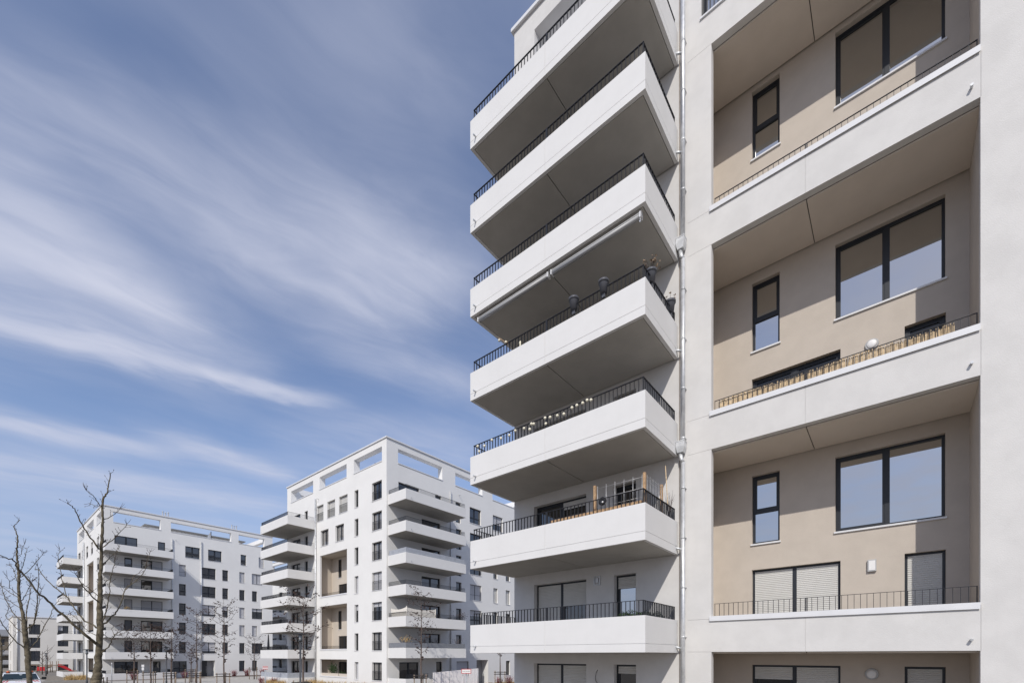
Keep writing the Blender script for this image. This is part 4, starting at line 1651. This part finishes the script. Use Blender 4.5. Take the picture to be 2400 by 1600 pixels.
T1 = [(225, 1600, 19.5), (227, 1588, 20), (229.6, 1565, 15), (231.5, 1540, 14), (233.8, 1489, 12.2), (234.6, 1451, 12), (234.4, 1400, 9.8), (235.3, 1353, 7.8), (237.4, 1302, 6.2),
      (239.6, 1257, 5.6), (241, 1215, 4.8), (241.8, 1173, 4.2), (248, 1160, 3.2), (252, 1150, 2.8), (254.2, 1132, 2.4), (260.5, 1107, 1.6)]
L1 = [
    ([(228, 1509), (217, 1501), (204, 1489), (178.6, 1469), (153, 1444.6), (127.6, 1421.7), (104.6, 1400), (89.3, 1387.5), (63.8, 1357), (42, 1331), (30.6, 1313), (15, 1307), (-3, 1301)], 7.0, 1.9, -2.2),
    ([(231, 1472), (217, 1462.5), (199, 1455), (188.8, 1443), (176, 1425.5), (159, 1400), (153, 1395), (127.6, 1375), (108, 1356), (92, 1338), (82, 1333)], 4.6, 1.8, 1.2),
    ([(156, 1397), (149, 1366), (141.6, 1331), (136.5, 1306), (140, 1287)], 2.2, 1.1, .8),
    ([(235, 1412), (219, 1400), (204, 1382), (191, 1366), (177, 1344)], 3.6, 1.6, -.9),
    ([(192, 1367), (205, 1375), (220, 1387), (236, 1398)], 1.5, 2.2, .4),
    ([(237, 1290), (228, 1278.6), (212, 1258), (196.5, 1236.5), (184, 1212), (175, 1193), (166, 1184), (158, 1179)], 4.2, 1.5, -1.0),
    ([(241, 1187), (232, 1182), (222, 1166), (217, 1161), (207, 1153), (201.6, 1148)], 2.4, 1.0, -.5),
    ([(240.5, 1186), (226, 1186), (215, 1181), (208, 1179)], 1.8, .9, .4),
    ([(242, 1219), (257.8, 1210), (271.8, 1199.5), (280.7, 1190.6)], 2.2, 1.0, .5),
    ([(240, 1282), (254, 1272), (266.7, 1260.8), (283, 1245.5), (297, 1227.6)], 2.8, 1.1, -.7),
    ([(238.6, 1325), (250, 1315.6), (262.9, 1301.6), (273, 1295), (277, 1285), (279, 1281)], 2.4, .9, .8),
    ([(239, 1463.5), (253.8, 1453.6), (265, 1443), (275.5, 1430.6), (282, 1415), (288, 1400), (294.5, 1379.6), (315.6, 1362), (336.6, 1341), (345, 1316.5), (352, 1292)], 4.4, 1.2, 1.6),
    ([(294, 1381), (305, 1372), (312, 1352), (330, 1338), (345, 1326)], 1.8, .9, .6),
    ([(240, 1457), (246, 1438), (250, 1423), (255, 1400), (257.7, 1376), (261, 1351.5), (268, 1320), (270, 1309.5)], 3.2, 1.1, -.9),
    ([(261, 1352), (252, 1358), (243, 1366), (238, 1372)], 1.3, 1.8, .3),
    ([(238, 1529), (253.8, 1514.8), (261.5, 1498), (269, 1488), (280.6, 1479), (292, 1471.4)], 3.2, 1.1, -1.0),
    ([(269, 1489), (262, 1476), (266, 1468), (270, 1466)], 1.4, .8, .3),
    ([(268, 1490), (285, 1484), (300, 1477), (318, 1466)], 1.5, .8, .5),
    ([(238, 1482), (250, 1492), (262, 1497)], 1.7, 1.1, .4),
    ([(233, 1490), (215, 1483), (200, 1473), (187, 1455), (172, 1443), (164, 1437)], 1.9, .9, 1.0),
]
bare_tree('bare_tree', 'tallest bare tree with a stout knobbly trunk in front of the far block', 13.0, T1, L1, 21, dens=7.0, tl=.18, tr=.005, group='bare trees at the left')
T2 = [(68.5, 1600, 10.5), (65.4, 1553, 10.2), (62.5, 1515, 10), (58.8, 1476, 10), (54.5, 1444, 6.6), (47.5, 1413, 5.8), (45, 1400, 5.6), (44, 1353, 5.2), (43.5, 1331, 4.6), (41, 1315, 3.8), (39, 1289, 3.2),
      (41.3, 1264, 2.8), (36, 1241, 2.0), (32, 1233, 1.5), (41, 1224, 1.2), (46.5, 1217, .8)]
L2 = [
    ([(60, 1478), (62.5, 1460), (62.5, 1432), (69, 1400), (71.5, 1385), (72.7, 1372), (69, 1353)], 3.0, 1.0, .8),
    ([(62, 1474), (76.5, 1462.5), (81.6, 1448.5), (84.8, 1425.5), (88, 1400), (89.3, 1372), (90, 1347), (88, 1325)], 3.6, 1.0, -.9),
    ([(80, 1455), (86, 1440), (90, 1418), (93, 1400), (97, 1380)], 2.2, .9, .5),
    ([(66, 1524), (78, 1510), (90, 1494), (104.6, 1466), (118.6, 1439.5), (122, 1427), (132, 1412), (141, 1402)], 2.6, .9, 1.0),
    ([(62, 1519), (42, 1506), (25.5, 1488), (7.6, 1464), (0, 1451), (-8, 1440)], 3.0, 1.4, -1.2),
    ([(55.5, 1457), (41, 1447), (32, 1437), (20.4, 1416.6), (11.5, 1400), (5, 1380), (3, 1368)], 2.6, 1.1, .9),
    ([(58, 1485), (53.6, 1483), (38, 1471), (25.5, 1457), (14, 1444.6), (18, 1432), (20.5, 1425)], 2.2, .9, .6),
    ([(45, 1395), (42, 1392.6), (23, 1375), (23, 1363), (16.6, 1350.5)], 1.9, .9, -.6),
    ([(43, 1368), (41, 1364.5), (34.4, 1344), (28, 1329), (22, 1322)], 2.0, .9, .5),
    ([(44.5, 1355), (57.4, 1345), (76.5, 1327.5), (89.3, 1309.7), (102, 1293.8)], 2.2, .9, -.8),
    ([(44.5, 1345), (51, 1335), (56, 1317), (61, 1298), (61, 1287), (56, 1281.6)], 1.8, .8, .5),
    ([(41, 1303), (49.7, 1297), (52, 1281.6), (57.4, 1275)], 1.5, .8, .3),
    ([(43, 1400), (28, 1390), (14, 1380), (2, 1372)], 1.8, .9, .6),
    ([(46, 1412), (58, 1398), (66, 1380), (71, 1366), (74, 1360)], 1.8, .9, .5),
    ([(50, 1425), (30, 1412), (18, 1402), (10, 1392)], 1.6, .8, .7),
]
bare_tree('bare_tree', 'slimmer bare tree at the left, its trunk crossing the white car', 17.0, T2, L2, 22, dens=7.0, tl=.22, tr=.0056, group='bare trees at the left')
T3 = [(2.5, 1600, 5.0), (2.8, 1570, 4.6), (3, 1540, 4.2), (3.2, 1515, 3.6), (2, 1500, 2.6), (-2, 1480, 2)]
L3 = [([(4, 1528), (16.6, 1518.6), (28, 1502), (34, 1490), (39.5, 1481.6)], 1.9, .9, 1.0),
      ([(3, 1512), (10, 1506), (17, 1499)], 1.2, .7, .5)]
bare_tree('bare_tree', 'thin bare tree cut off by the left edge of the picture', 24.0, T3, L3, 23, dens=2.5, tl=.25, tr=.007, group='bare trees at the left')


# ------------------------------------------------------------------ young street trees with withered leaves
def street_tree(px, d, ytop, ycrown, spread, label, seed, leaves=420, stakes=True, lean=0.0, trunk_w=.085):
    r = random.Random(seed)
    p = at(px, HYP, d)
    base = Vector((p.x, p.y, ZG))
    zt = (HYP - ytop) * d / FPX - ZG
    zc = (HYP - ycrown) * d / FPX - ZG
    t = thing('street_tree', base, label, 'tree', 'young street trees with withered leaves')
    mb = MB()
    P = [Vector((lean * (k / 7) ** 2 + r.gauss(0, .015), r.gauss(0, .015), zt * k / 7)) for k in range(8)]
    mb.tube(P, [trunk_w * (1 - .90 * (k / 7) ** 1.1) for k in range(8)], 8)
    mb.build('trunk', 'bark_far', t)
    mbr, ml_ = MB(), MB()
    nb = 26
    for k in range(nb):
        f = (k + r.random() * .6) / nb
        z = zc + (zt - zc) * f * .95
        a = k * 2.4 + r.uniform(-.4, .4)
        env = spread * (math.sin(math.pi * min(1, .18 + .80 * (1 - f))) ** .8) * r.uniform(.65, 1.1)
        c0 = Vector((lean * (z / zt) ** 2, 0, z))
        rise = env * r.uniform(.35, .95)
        c1 = c0 + Vector((math.cos(a) * env * .5, math.sin(a) * env * .5, rise * .35))
        c2 = c0 + Vector((math.cos(a) * env, math.sin(a) * env, rise))
        mbr.tube((c0, c1, c2), (.02 * (1 - .5 * f), .013, .005), 5)
        for q in range(7):
            g = r.uniform(.25, 1)
            s0 = c0.lerp(c1, g * 2) if g < .5 else c1.lerp(c2, g * 2 - 1)
            v = Vector((r.gauss(0, 1), r.gauss(0, 1), r.gauss(.25, .7))).normalized()
            Lg = env * r.uniform(.15, .45)
            mbr.tube((s0, s0 + v * Lg * .6, s0 + v * Lg + Vector((0, 0, Lg * .1))), (.007, .005, .003), 4)
            for w_ in range(max(1, int(leaves / nb / 7 + r.random()))):
                c = s0 + v * Lg * r.uniform(.3, 1.05) + Vector((r.gauss(0, .03), r.gauss(0, .03), -.02))
                sz = r.uniform(.04, .095)
                n = Vector((r.gauss(0, 1), r.gauss(0, 1), r.gauss(0, 1))).normalized() * sz
                u = n.orthogonal().normalized() * sz * .55
                ml_.face((c + n, c + u, c - n * .8, c - u))
    mbr.build('branch', 'bark_twig', t)
    ml_.build('crown', 'deadleaf', t)
    if stakes:
        tree_stakes(base, seed, label)
    return t


def tree_stakes(base, seed, label):
    what = label.replace('tall young tree', 'tree').replace('young tree', 'tree').replace('small almost leafless tree', 'tree').replace('thin tree', 'tree')
    s = thing('tree_stake', base, 'wooden stakes round the ' + what, 'tree stakes', 'stake frames of the street trees')
    r = random.Random(seed + 50)
    ang = R(20) + r.uniform(-.3, .3)
    pts = [(math.cos(ang + k * 2.094) * .62, math.sin(ang + k * 2.094) * .62) for k in range(3)]
    for (x, y) in pts:
        mb = MB()
        mb.tube(((x, y, -.1), (x, y, 1.72 + r.uniform(0, .08))), .048, 8)
        mb.build('post', 'stake', s)
    for k in range(3):
        mb = MB()
        a, b = Vector((*pts[k], 1.62)), Vector((*pts[(k + 1) % 3], 1.62))
        d_ = (b - a).normalized() * .12
        n = Vector((-d_.y, d_.x, 0)).normalized() * .04
        for z in (0.0, -.22):
            mb.tube((a - d_ + n + Vector((0, 0, z)), b + d_ + n + Vector((0, 0, z))), .038, 6)
        mb.build('crossbar', 'stake_dark', s)


street_tree(314, 52, 1478, 1546, 1.45, 'young tree farthest left in the row before the far block', 31, 420)
street_tree(353, 48, 1461, 1548, 1.65, 'young tree between the parking plates and the tall row lamp', 32, 560)
street_tree(402, 46, 1470, 1550, 1.55, 'young tree just right of the tall row lamp', 33, 560)
street_tree(448, 58, 1508, 1556, 1.2, 'thin young tree beside the dark window of the far block', 34, 120)
street_tree(461, 47, 1424, 1552, 1.75, 'tall young tree left of the dark entrance of the far block', 35, 560)
street_tree(525, 45, 1402, 1553, 1.8, 'tall young tree right of the dark entrance of the far block', 36, 480)
street_tree(596, 66, 1492, 1552, 1.9, 'small almost leafless tree near the far block end', 37, 50)
street_tree(711, 31, 1394, 1545, 1.75, 'young tree right behind the nearest street lamp', 38, 520)
street_tree(987, 41, 1381, 1548, 1.75, 'young tree before the right balconies of the middle block', 39, 620)
street_tree(1172, 50, 1496, 1538, 1.9, 'young tree beside the entrance recess under the near balcony', 40, 260)


def thin_tree(px, d, ytop, label, seed):
    r = random.Random(seed)
    p = at(px, HYP, d)
    zt = (HYP - ytop) * d / FPX - ZG
    t = thing('sapling', (p.x, p.y, ZG), label, 'tree', 'leafless saplings by the playground')
    mb = MB()
    mb.tube(((0, 0, 0), (0.05, 0, zt * .5), (0, 0, zt)), (.09, .06, .02), 6)
    mb.build('trunk', 'bark_far', t)
    mb = MB()
    for k in range(16):
        z = zt * r.uniform(.35, .9)
        a = r.uniform(0, 6.28)
        L = r.uniform(.5, 1.4)
        mb.tube(((0, 0, z), (math.cos(a) * L * .5, math.sin(a) * L * .5, z + L * .5), (math.cos(a) * L * .8, math.sin(a) * L * .8, z + L)), (.03, .02, .01), 4)
    mb.build('branch', 'bark_twig', t)


thin_tree(99, 82, 1526, 'leafless sapling just left of the playground lamp', 61)
thin_tree(111, 84, 1517, 'leafless sapling just right of the playground lamp', 62)


# ------------------------------------------------------------------ street lamps
def lamp(px, ytop, d, label):
    p = at(px, HYP, d)
    h = (HYP - ytop) * d / FPX - ZG
    t = thing('street_lamp', (p.x, p.y, ZG), label, 'street lamp', 'slim dark street lamps')
    mb = MB()
    mb.lathe((0, 0, 0), ((.085, 0), (.085, .9), (.058, .95), (.055, h - .52)), 12)
    mb.build('pole', 'lamp_pole', t)
    mb = MB()
    mb.lathe((0, 0, h - .52), ((.07, 0), (.13, .05), (.13, .075), (.05, .09)), 16)
    mb.tube(((.10, 0, h - .45), (.10, 0, h - .08)), .008, 4)
    mb.tube(((-.10, 0, h - .45), (-.10, 0, h - .08)), .008, 4)
    mb.tube(((0, .10, h - .45), (0, .10, h - .08)), .008, 4)
    mb.tube(((0, -.10, h - .45), (0, -.10, h - .08)), .008, 4)
    mb.build('cage', 'lamp_pole', t)
    mb = MB()
    mb.lathe((0, 0, h - .43), ((.085, 0), (.09, .17), (.085, .34)), 14)
    mb.build('lantern', 'lamp_glass', t)
    mb = MB()
    mb.lathe((0, 0, h - .09), ((.12, 0), (.33, .03), (.33, .05), (.10, .085)), 22)
    mb.build('lamp_cap', 'lamp_pole', t)


lamp(704, 1483, 28, 'nearest street lamp, with a flat disc cap, before the middle block')
lamp(390, 1515, 46, 'street lamp standing in the row of staked young trees')
lamp(203.5, 1520, 46, 'street lamp just left of the stout bare trunk')
lamp(108, 1529, 76, 'distant street lamp beside the playground')


# ------------------------------------------------------------------ signs
def text_mesh(body, size, name='lettering'):
    cu = bpy.data.curves.new('txt', 'FONT')
    cu.body = body
    cu.size = size
    cu.align_x = 'CENTER'
    cu.align_y = 'CENTER'
    cu.extrude = .002
    ob = bpy.data.objects.new('txt', cu)
    COL.objects.link(ob)
    bpy.context.view_layer.update()
    me = bpy.data.meshes.new_from_object(ob.evaluated_get(bpy.context.evaluated_depsgraph_get()))
    bpy.data.objects.remove(ob)
    me.name = name
    me.materials.clear()
    return me


def board(t, w_, h_, z, mat_in='sign_white', rim=None):
    mb = MB()
    mb.box(-w_ / 2, -.045, z - h_ / 2, w_ / 2, -.040, z + h_ / 2)
    o = mb.build('sign_plate', mat_in, t)
    if rim:
        e = .034
        mb = MB()
        mb.box(-w_ / 2, -.049, z + h_ / 2 - e, w_ / 2, -.0455, z + h_ / 2)
        mb.box(-w_ / 2, -.049, z - h_ / 2, w_ / 2, -.0455, z - h_ / 2 + e)
        mb.box(-w_ / 2, -.049, z - h_ / 2 + e, -w_ / 2 + e, -.0455, z + h_ / 2 - e)
        mb.box(w_ / 2 - e, -.049, z - h_ / 2 + e, w_ / 2, -.0455, z + h_ / 2 - e)
        mb.build('sign_border', rim, o)
    return o


d_ = 28.0
p = at(1093, HYP, d_)
t = thing('sign', (p.x, p.y, ZG), 'white sign with red border and one line of black lettering, by the near balcony', 'sign', rz=R(38))
zc = (HYP - 1571.7) * d_ / FPX - ZG
mb = MB()
mb.tube(((0, 0, 0), (0, 0, zc + .16)), .038, 10)
mb.build('post', 'steel_grey', t)
o = board(t, .60, .285, zc, rim='sign_red')
me = text_mesh('Feuerwehrzufahrt', .068)
me.materials.append(M['black'])
l = link('lettering', me, o, (0, -.0475, zc))
l.rotation_euler = (R(90), 0, 0)
mb = MB()
for x in (-.20, -.02, .13):
    mb.box(x - .012, -.04, zc - .30, x + .012, -.028, zc - .14)
mb.build('bracket', 'rail', t)

d_ = 34.0
p = at(622, HYP, d_)
t = thing('sign', (p.x, p.y, ZG), 'small white sign with red bars, left of the nearest street lamp', 'sign', rz=R(62))
zc = (HYP - 1563.5) * d_ / FPX - ZG
mb = MB()
mb.tube(((0, 0, 0), (0, 0, zc + .1)), .04, 10)
mb.build('post', 'steel_grey', t)
o = board(t, .36, .26, zc)
mb = MB()
for z in (.10, .01, -.10):
    mb.box(-.175, -.049, zc + z - .02, .175, -.0455, zc + z + .02)
mb.build('sign_bar', 'sign_red', o)

d_ = 50.0
p = at(335, HYP, d_)
t = thing('sign', (p.x, p.y, ZG), 'post with two small white plates among the staked trees', 'sign', rz=R(70))
zc = (HYP - 1559) * d_ / FPX - ZG
mb = MB()
mb.tube(((0, 0, 0), (0, 0, zc + .12)), .035, 8)
mb.build('post', 'steel_grey', t)
board(t, .24, .24, zc)
board(t, .20, .30, zc - .33)
d_ = 48.0
p = at(262, HYP, d_)
t = thing('marker_post', (p.x, p.y, ZG), 'thin pale pole standing right of the stout bare trunk', 'pole')
mb = MB()
mb.tube(((0, 0, 0), (0, 0, 2.5)), .035, 8)
mb.build('pole', 'steel_grey', t)
mb = MB()
mb.lathe((0, 0, 2.5), ((.05, 0), (.05, .14), (.02, .16)), 10)
mb.build('cap', 'sign_white', t)
for px, nm in ((243, 'dark bollard left of the pair at the foot of the stout trunk'), (251, 'dark bollard right of the pair at the foot of the stout trunk')):
    p = at(px, HYP, 56)
    t = thing('bollard', (p.x, p.y, ZG), nm, 'bollard', 'bollards by the stout trunk')
    mb = MB()
    mb.lathe((0, 0, 0), ((.055, 0), (.055, .70), (.065, .70), (.065, .78), (.02, .80)), 10)
    mb.build('post', 'wood_dark', t)

# ------------------------------------------------------------------ service car
p = at(50.5, HYP, 28.3)
car = thing('parked_car', (p.x, p.y, ZN), 'white service car facing the camera with orange beacons and red warning stripes', 'car', rz=math.atan2(-p.x, p.y) + R(2))
# local: -y is the front of the car
prof = [(.0, .28), (-.06, .45), (-.03, .66), (.08, .78), (.55, .93), (1.10, 1.06), (1.22, 1.10), (1.82, 1.475), (2.05, 1.515), (3.0, 1.53), (3.9, 1.47), (4.35, 1.0), (4.45, .5), (4.40, .28)]
mb = MB()
secs = []
for (y, z) in prof:
    tum = 0.0 if z < 1.07 else .17 * (z - 1.07) / .45
    secs.append((y, z, .885 - tum - (.09 if y < .05 else 0)))
Lf = [mb.pt((-h, y, z)) for (y, z, h) in secs]
Rt = [mb.pt((h, y, z)) for (y, z, h) in secs]
for k in range(len(secs) - 1):
    mb.f.append([Lf[k], Rt[k], Rt[k + 1], Lf[k + 1]])
    mb.sm.append(False)
mb.f += [[Rt[-1], Rt[0], Lf[0], Lf[-1]], Lf[:], Rt[::-1]]
mb.sm += [False, False, False]
b_ = mb.build('body', 'white_paint', car)
bv = b_.modifiers.new('bevel', 'BEVEL')
bv.width = .035
bv.segments = 3
bv.limit_method = 'ANGLE'
mb = MB()
mb.face(((-.80, 1.232, 1.118), (.80, 1.232, 1.118), (.70, 1.79, 1.468), (-.70, 1.79, 1.468)))
ws = mb.build('windscreen', 'glass_car', car)
for s_ in (-1, 1):
    mb = MB()
    mb.tube(((s_ * .62 - .05, 1.20, 1.125), (s_ * .22 - .1, 1.30, 1.185)), .012, 5)
    mb.build('wiper', 'black', ws)
mb = MB()
mb.box(.08, 1.26, 1.145, .42, 1.27, 1.165)
mb.build('dashboard_paper', 'sign_white', ws)
mb = MB()
mb.face(((-.06, 1.70, 1.44), (.10, 1.70, 1.44), (.06, 1.64, 1.375), (-.02, 1.64, 1.375)))
mb.build('mirror_mount', 'lamp_glass', ws)
mb = MB()
mb.box(-.84, 1.11, 1.068, .84, 1.20, 1.098)
mb.build('cowl', 'black', car)
for s_ in (-1, 1):
    mb = MB()
    mb.face(((s_ * .888, 1.45, 1.12), (s_ * .888, 3.6, 1.12), (s_ * .752, 3.5, 1.44), (s_ * .752, 1.95, 1.44)))
    mb.build('side_window', 'glass_car', car)
    mb = MB()
    mb.box(s_ * 1.06 - .11, 1.42, 1.08, s_ * 1.06 + .11, 1.52, 1.24)
    mr = mb.build('wing_mirror', 'black', car)
    mb = MB()
    mb.box(min(s_ * .87, s_ * .98), 1.45, 1.09, max(s_ * .87, s_ * .98), 1.50, 1.13)
    mb.build('mirror_arm', 'black', mr)
    mb = MB()
    mb.box(s_ * .64 - .15, -.045, .58, s_ * .64 + .15, .06, .72)
    mb.build('headlight', 'lamp_glass', car)
    for y in (.85, 3.5):
        mb = MB(Matrix.Translation((s_ * .78, y, .32)) @ Matrix.Rotation(R(90), 4, 'Y'))
        mb.lathe((0, 0, -.11), ((.20, 0), (.32, .01), (.32, .21), (.20, .22)), 20)
        wh = mb.build('wheel', 'tyre', car)
        mb = MB(Matrix.Translation((s_ * .78, y, .32)) @ Matrix.Rotation(R(90), 4, 'Y'))
        mb.lathe((0, 0, -.115), ((.05, 0), (.195, .005), (.195, .225), (.05, .23)), 14)
        mb.build('rim', 'vent', wh)
    # slanting warning stripes on the bonnet corners
    for k in range(2):
        a_ = s_ * (.50 + k * .14)
        sl = s_ * .11
        w_ = s_ * .075
        hz_ = lambda y: .93 + (y - .55) * (.13 / .55) + .006
        mb = MB()
        mb.face([(a_ + sl, .72, hz_(.72)), (a_ + sl + w_, .72, hz_(.72)), (a_ + w_, 1.06, hz_(1.06)), (a_, 1.06, hz_(1.06))])
        mb.build('warning_stripe', 'sign_red', car)
    mb = MB()
    mb.box(s_ * .52 - .10, 2.00, 1.512, s_ * .52 + .10, 2.14, 1.55)
    bk = mb.build('beacon_base', 'black', car)
    mb = MB()
    mb.lathe((s_ * .52, 2.07, 1.55), ((.075, 0), (.075, .05), (.05, .085), (.01, .10)), 12)
    mb.build('beacon', 'orange', bk)
r = random.Random(4)
mb = MB()
for k in range(8):
    x = -.22 + k * .075
    y0, y1 = .80, .90 + .03 * (k % 3 == 0)
    mb.face([(x, y0, hz_(y0)), (x + .045, y0, hz_(y0)), (x + .045, y0 + .03, hz_(y0 + .03)), (x, y0 + .03, hz_(y0 + .03))])
    mb.face([(x + .03 * (k % 2), y0 + .03, hz_(y0 + .03)), (x + .016 + .03 * (k % 2), y0 + .03, hz_(y0 + .03)), (x + .016 + .03 * (k % 2), y1, hz_(y1)), (x + .03 * (k % 2), y1, hz_(y1))])
mb.build('bonnet_lettering', 'sign_red', car)
mb = MB()
mb.box(-.45, -.068, .50, .45, -.04, .66)
mb.build('grille', 'black', car)
mb = MB()
mb.box(-.84, -.09, .26, .84, .02, .42)
mb.build('bumper', 'black', car)

# ------------------------------------------------------------------ playground
p = at(139, HYP, 95)
t = thing('playground_slide', (p.x, p.y, ZG), 'red slide running down from a wooden climbing tower', 'slide', rz=R(66))
t.scale = (.82, .82, .82)
mb = MB()
mb.prism([(-.2, 1.5), (.3, 1.5), (2.2, .35), (2.8, .3), (2.8, .18), (2.15, .2), (.2, 1.35), (-.2, 1.35)], -.35, .35)
mb.prism([(-.2, 1.5), (.3, 1.5), (2.2, .35), (2.2, .62), (.35, 1.95), (-.2, 2.0)], -.40, -.352)
mb.prism([(-.2, 1.5), (.3, 1.5), (2.2, .35), (2.2, .62), (.35, 1.95), (-.2, 2.0)], .352, .40)
mb.build('chute', 'red', t)
for (x, y) in ((-.35, -.55), (-.35, .55), (-1.5, -.55), (-1.5, .55)):
    mb = MB()
    mb.tube(((x, y, 0), (x, y, 2.75)), .08, 7)
    mb.build('tower_post', 'stake', t)
mb = MB()
mb.box(-1.5, -.5, 1.25, -.25, .5, 1.34)
mb.build('platform', 'wood_dark', t)
mb = MB()
mb.prism([(-1.5, 1.35), (-1.5, 2.0), (-4.2, .9), (-4.2, .25)], -.6, -.52)
mb.prism([(-1.5, 1.35), (-1.5, 2.0), (-4.2, .9), (-4.2, .25)], .52, .6)
mb.prism([(-1.5, 1.25), (-1.5, 1.34), (-4.2, .24), (-4.2, .15)], -.5, .5)
mb.build('ramp', 'stake', t)
p = at(96, HYP, 92)
t = thing('playground_wall', (p.x, p.y, ZG), 'red climbing panels between wooden posts beside the white car roof', 'climbing frame', rz=R(40))
mb = MB()
for k in range(3):
    mb.box(-.75 + k * .55, -.03, .35, -.32 + k * .55, .03, 1.15)
mb.build('panel', 'red', t)
for x in (-.8, -.28, .27, .84):
    mb = MB()
    mb.tube(((x, 0, 0), (x, 0, 1.65)), .055, 7)
    mb.build('post', 'stake', t)
mb = MB()
mb.tube(((-3.2, 0, 1.5), (4.6, 0, 1.45)), .09, 7)
mb.build('beam', 'wood_dark', t)

# ------------------------------------------------------------------ grasses and twiggy shrubs
def tufts(areas, n, hmin, hmax, seed, w=.012, lean=.35, clump=55):
    r = random.Random(seed)
    mb = MB()
    for k in range(n):
        if k % clump == 0:
            a = areas[r.randrange(len(areas))]
            cx, cy, ch = r.uniform(a[0], a[1]), r.uniform(a[2], a[3]), r.uniform(.55, 1.0)
        x, y = cx + r.gauss(0, .16), cy + r.gauss(0, .16)
        h = r.uniform(hmin, hmax) * ch
        an = r.uniform(0, 6.28)
        dx, dy = math.cos(an) * lean * h, math.sin(an) * lean * h
        bx, by = -math.sin(an) * w, math.cos(an) * w
        m1 = Vector((x + dx * .3, y + dy * .3, ZG + h * .6))
        mb.face(((x - bx, y - by, ZG), (x + bx, y + by, ZG), m1 + Vector((bx, by, 0)) * .8, m1 - Vector((bx, by, 0)) * .8))
        mb.face((m1 - Vector((bx, by, 0)) * .8, m1 + Vector((bx, by, 0)) * .8, (x + dx, y + dy, ZG + h)))
    return mb


mb = tufts([(-54, -38.3, 24.6, 26.2), (-54, -38.3, 24.6, 26.2), (-56, -52, 22.2, 23.0)], 6500, .35, .95, 71, .014)
tag(mb.build('ornamental_grass', 'grass_dry'), 'straw coloured ornamental grass along the foot of the middle block', 'grass', kind='stuff')
mb = tufts([(-92, -88.5, 9.6, 11.4), (-90, -86.5, 9.0, 11.6), (-88, -85, 9.3, 11.0)], 1500, .25, 1.0, 72, .016, .6)
tag(mb.build('ornamental_grass', 'grass_dry'), 'yellow ornamental grass mound at the corner of the far block', 'grass', kind='stuff')
mb = tufts([(-37.5, -31, 37.6, 47)], 1600, .2, .55, 73, .012)
tag(mb.build('ornamental_grass', 'grass_dry'), 'low dry grass in the bed beside the entrance recess', 'grass', kind='stuff')


def twig_shrub(x, y, h, label, seed, mat='redtwig'):
    t = thing('twig_shrub', (x, y, ZG), label, 'shrub', 'leafless red twigged shrubs')
    r = random.Random(seed)
    mb = MB()
    for k in range(46):
        a = r.uniform(0, 6.28)
        s_ = r.uniform(.1, .55) * h
        hh = h * r.uniform(.6, 1.1)
        p0 = Vector((r.uniform(-.25, .25), r.uniform(-.25, .25), 0))
        p1 = p0 + Vector((math.cos(a) * s_ * .5, math.sin(a) * s_ * .5, hh * .55))
        p2 = p0 + Vector((math.cos(a) * s_, math.sin(a) * s_, hh))
        mb.tube((p0, p1, p2), (.016, .011, .005), 4)
        for q in range(2):
            v = Vector((r.gauss(0, .5), r.gauss(0, .5), .8)).normalized() * hh * .3
            mb.tube((p1, p1 + v), (.008, .004), 4)
    mb.build('stem', mat, t)


WHERE = ['at the left end of the far block forecourt bed', 'beside the dark entrance of the far block', 'under the pair of narrow windows of the far block', 'right end of the far block forecourt bed',
         'against the pale terrace of the middle block, left side', 'against the pale terrace of the middle block, near the lamp', 'left of the entrance recess under the near balcony',
         'in front of the entrance recess under the near balcony', 'right of the entrance recess under the near balcony', 'below the white terrace of the far block']
for k, (x, y, h) in enumerate(((-82.2, 21.5, 1.1), (-83.2, 28.6, 1.1), (-83.4, 30.6, 1.25), (-83.2, 33.0, 1.2), (-57.5, 22.7, .95), (-54.4, 22.8, .95), (-34.0, 38.6, 1.05), (-34.3, 40.6, 1.15), (-34.0, 45.0, 1.2), (-81.8, 15.4, 1.1))):
    twig_shrub(x, y, h, 'leafless red twigged shrub ' + WHERE[k], 80 + k)

# ------------------------------------------------------------------ bicycles and a bin
def bicycle(px, d, rz, label):
    p = at(px, HYP, d)
    t = thing('bicycle', (p.x, p.y, ZG), label, 'bicycle', 'bicycles by the garden fence', rz=rz)
    for x in (-.52, .52):
        mb = MB()
        mb.tube([(x + .33 * math.cos(a), 0, .34 + .33 * math.sin(a)) for a in [k * math.pi / 10 for k in range(21)]], .018, 6, False)
        mb.build('wheel', 'tyre', t)
    mb = MB()
    for a, b in (((-.52, .34), (-.15, .36)), ((-.15, .36), (-.25, .85)), ((-.22, .75), (.32, .80)), ((-.15, .36), (.34, .68)), ((.52, .34), (.32, .95)), ((-.52, .34), (-.22, .75))):
        mb.tube(((a[0], 0, a[1]), (b[0], 0, b[1])), .018, 6)
    mb.build('bike_frame', 'steel_grey', t)
    mb = MB()
    mb.tube(((.24, -.29, 1.04), (.33, -.14, 1.03), (.31, 0, .98), (.33, .14, 1.03), (.24, .29, 1.04)), .015, 6)
    mb.build('handlebar', 'black', t)
    mb = MB()
    mb.box(-.38, -.07, .87, -.14, .07, .93)
    mb.build('saddle', 'black', t)


bicycle(1056, 30.0, R(75), 'bicycle standing left of the red bordered sign')
bicycle(1086, 31.5, R(60), 'bicycle standing directly below the red bordered sign')
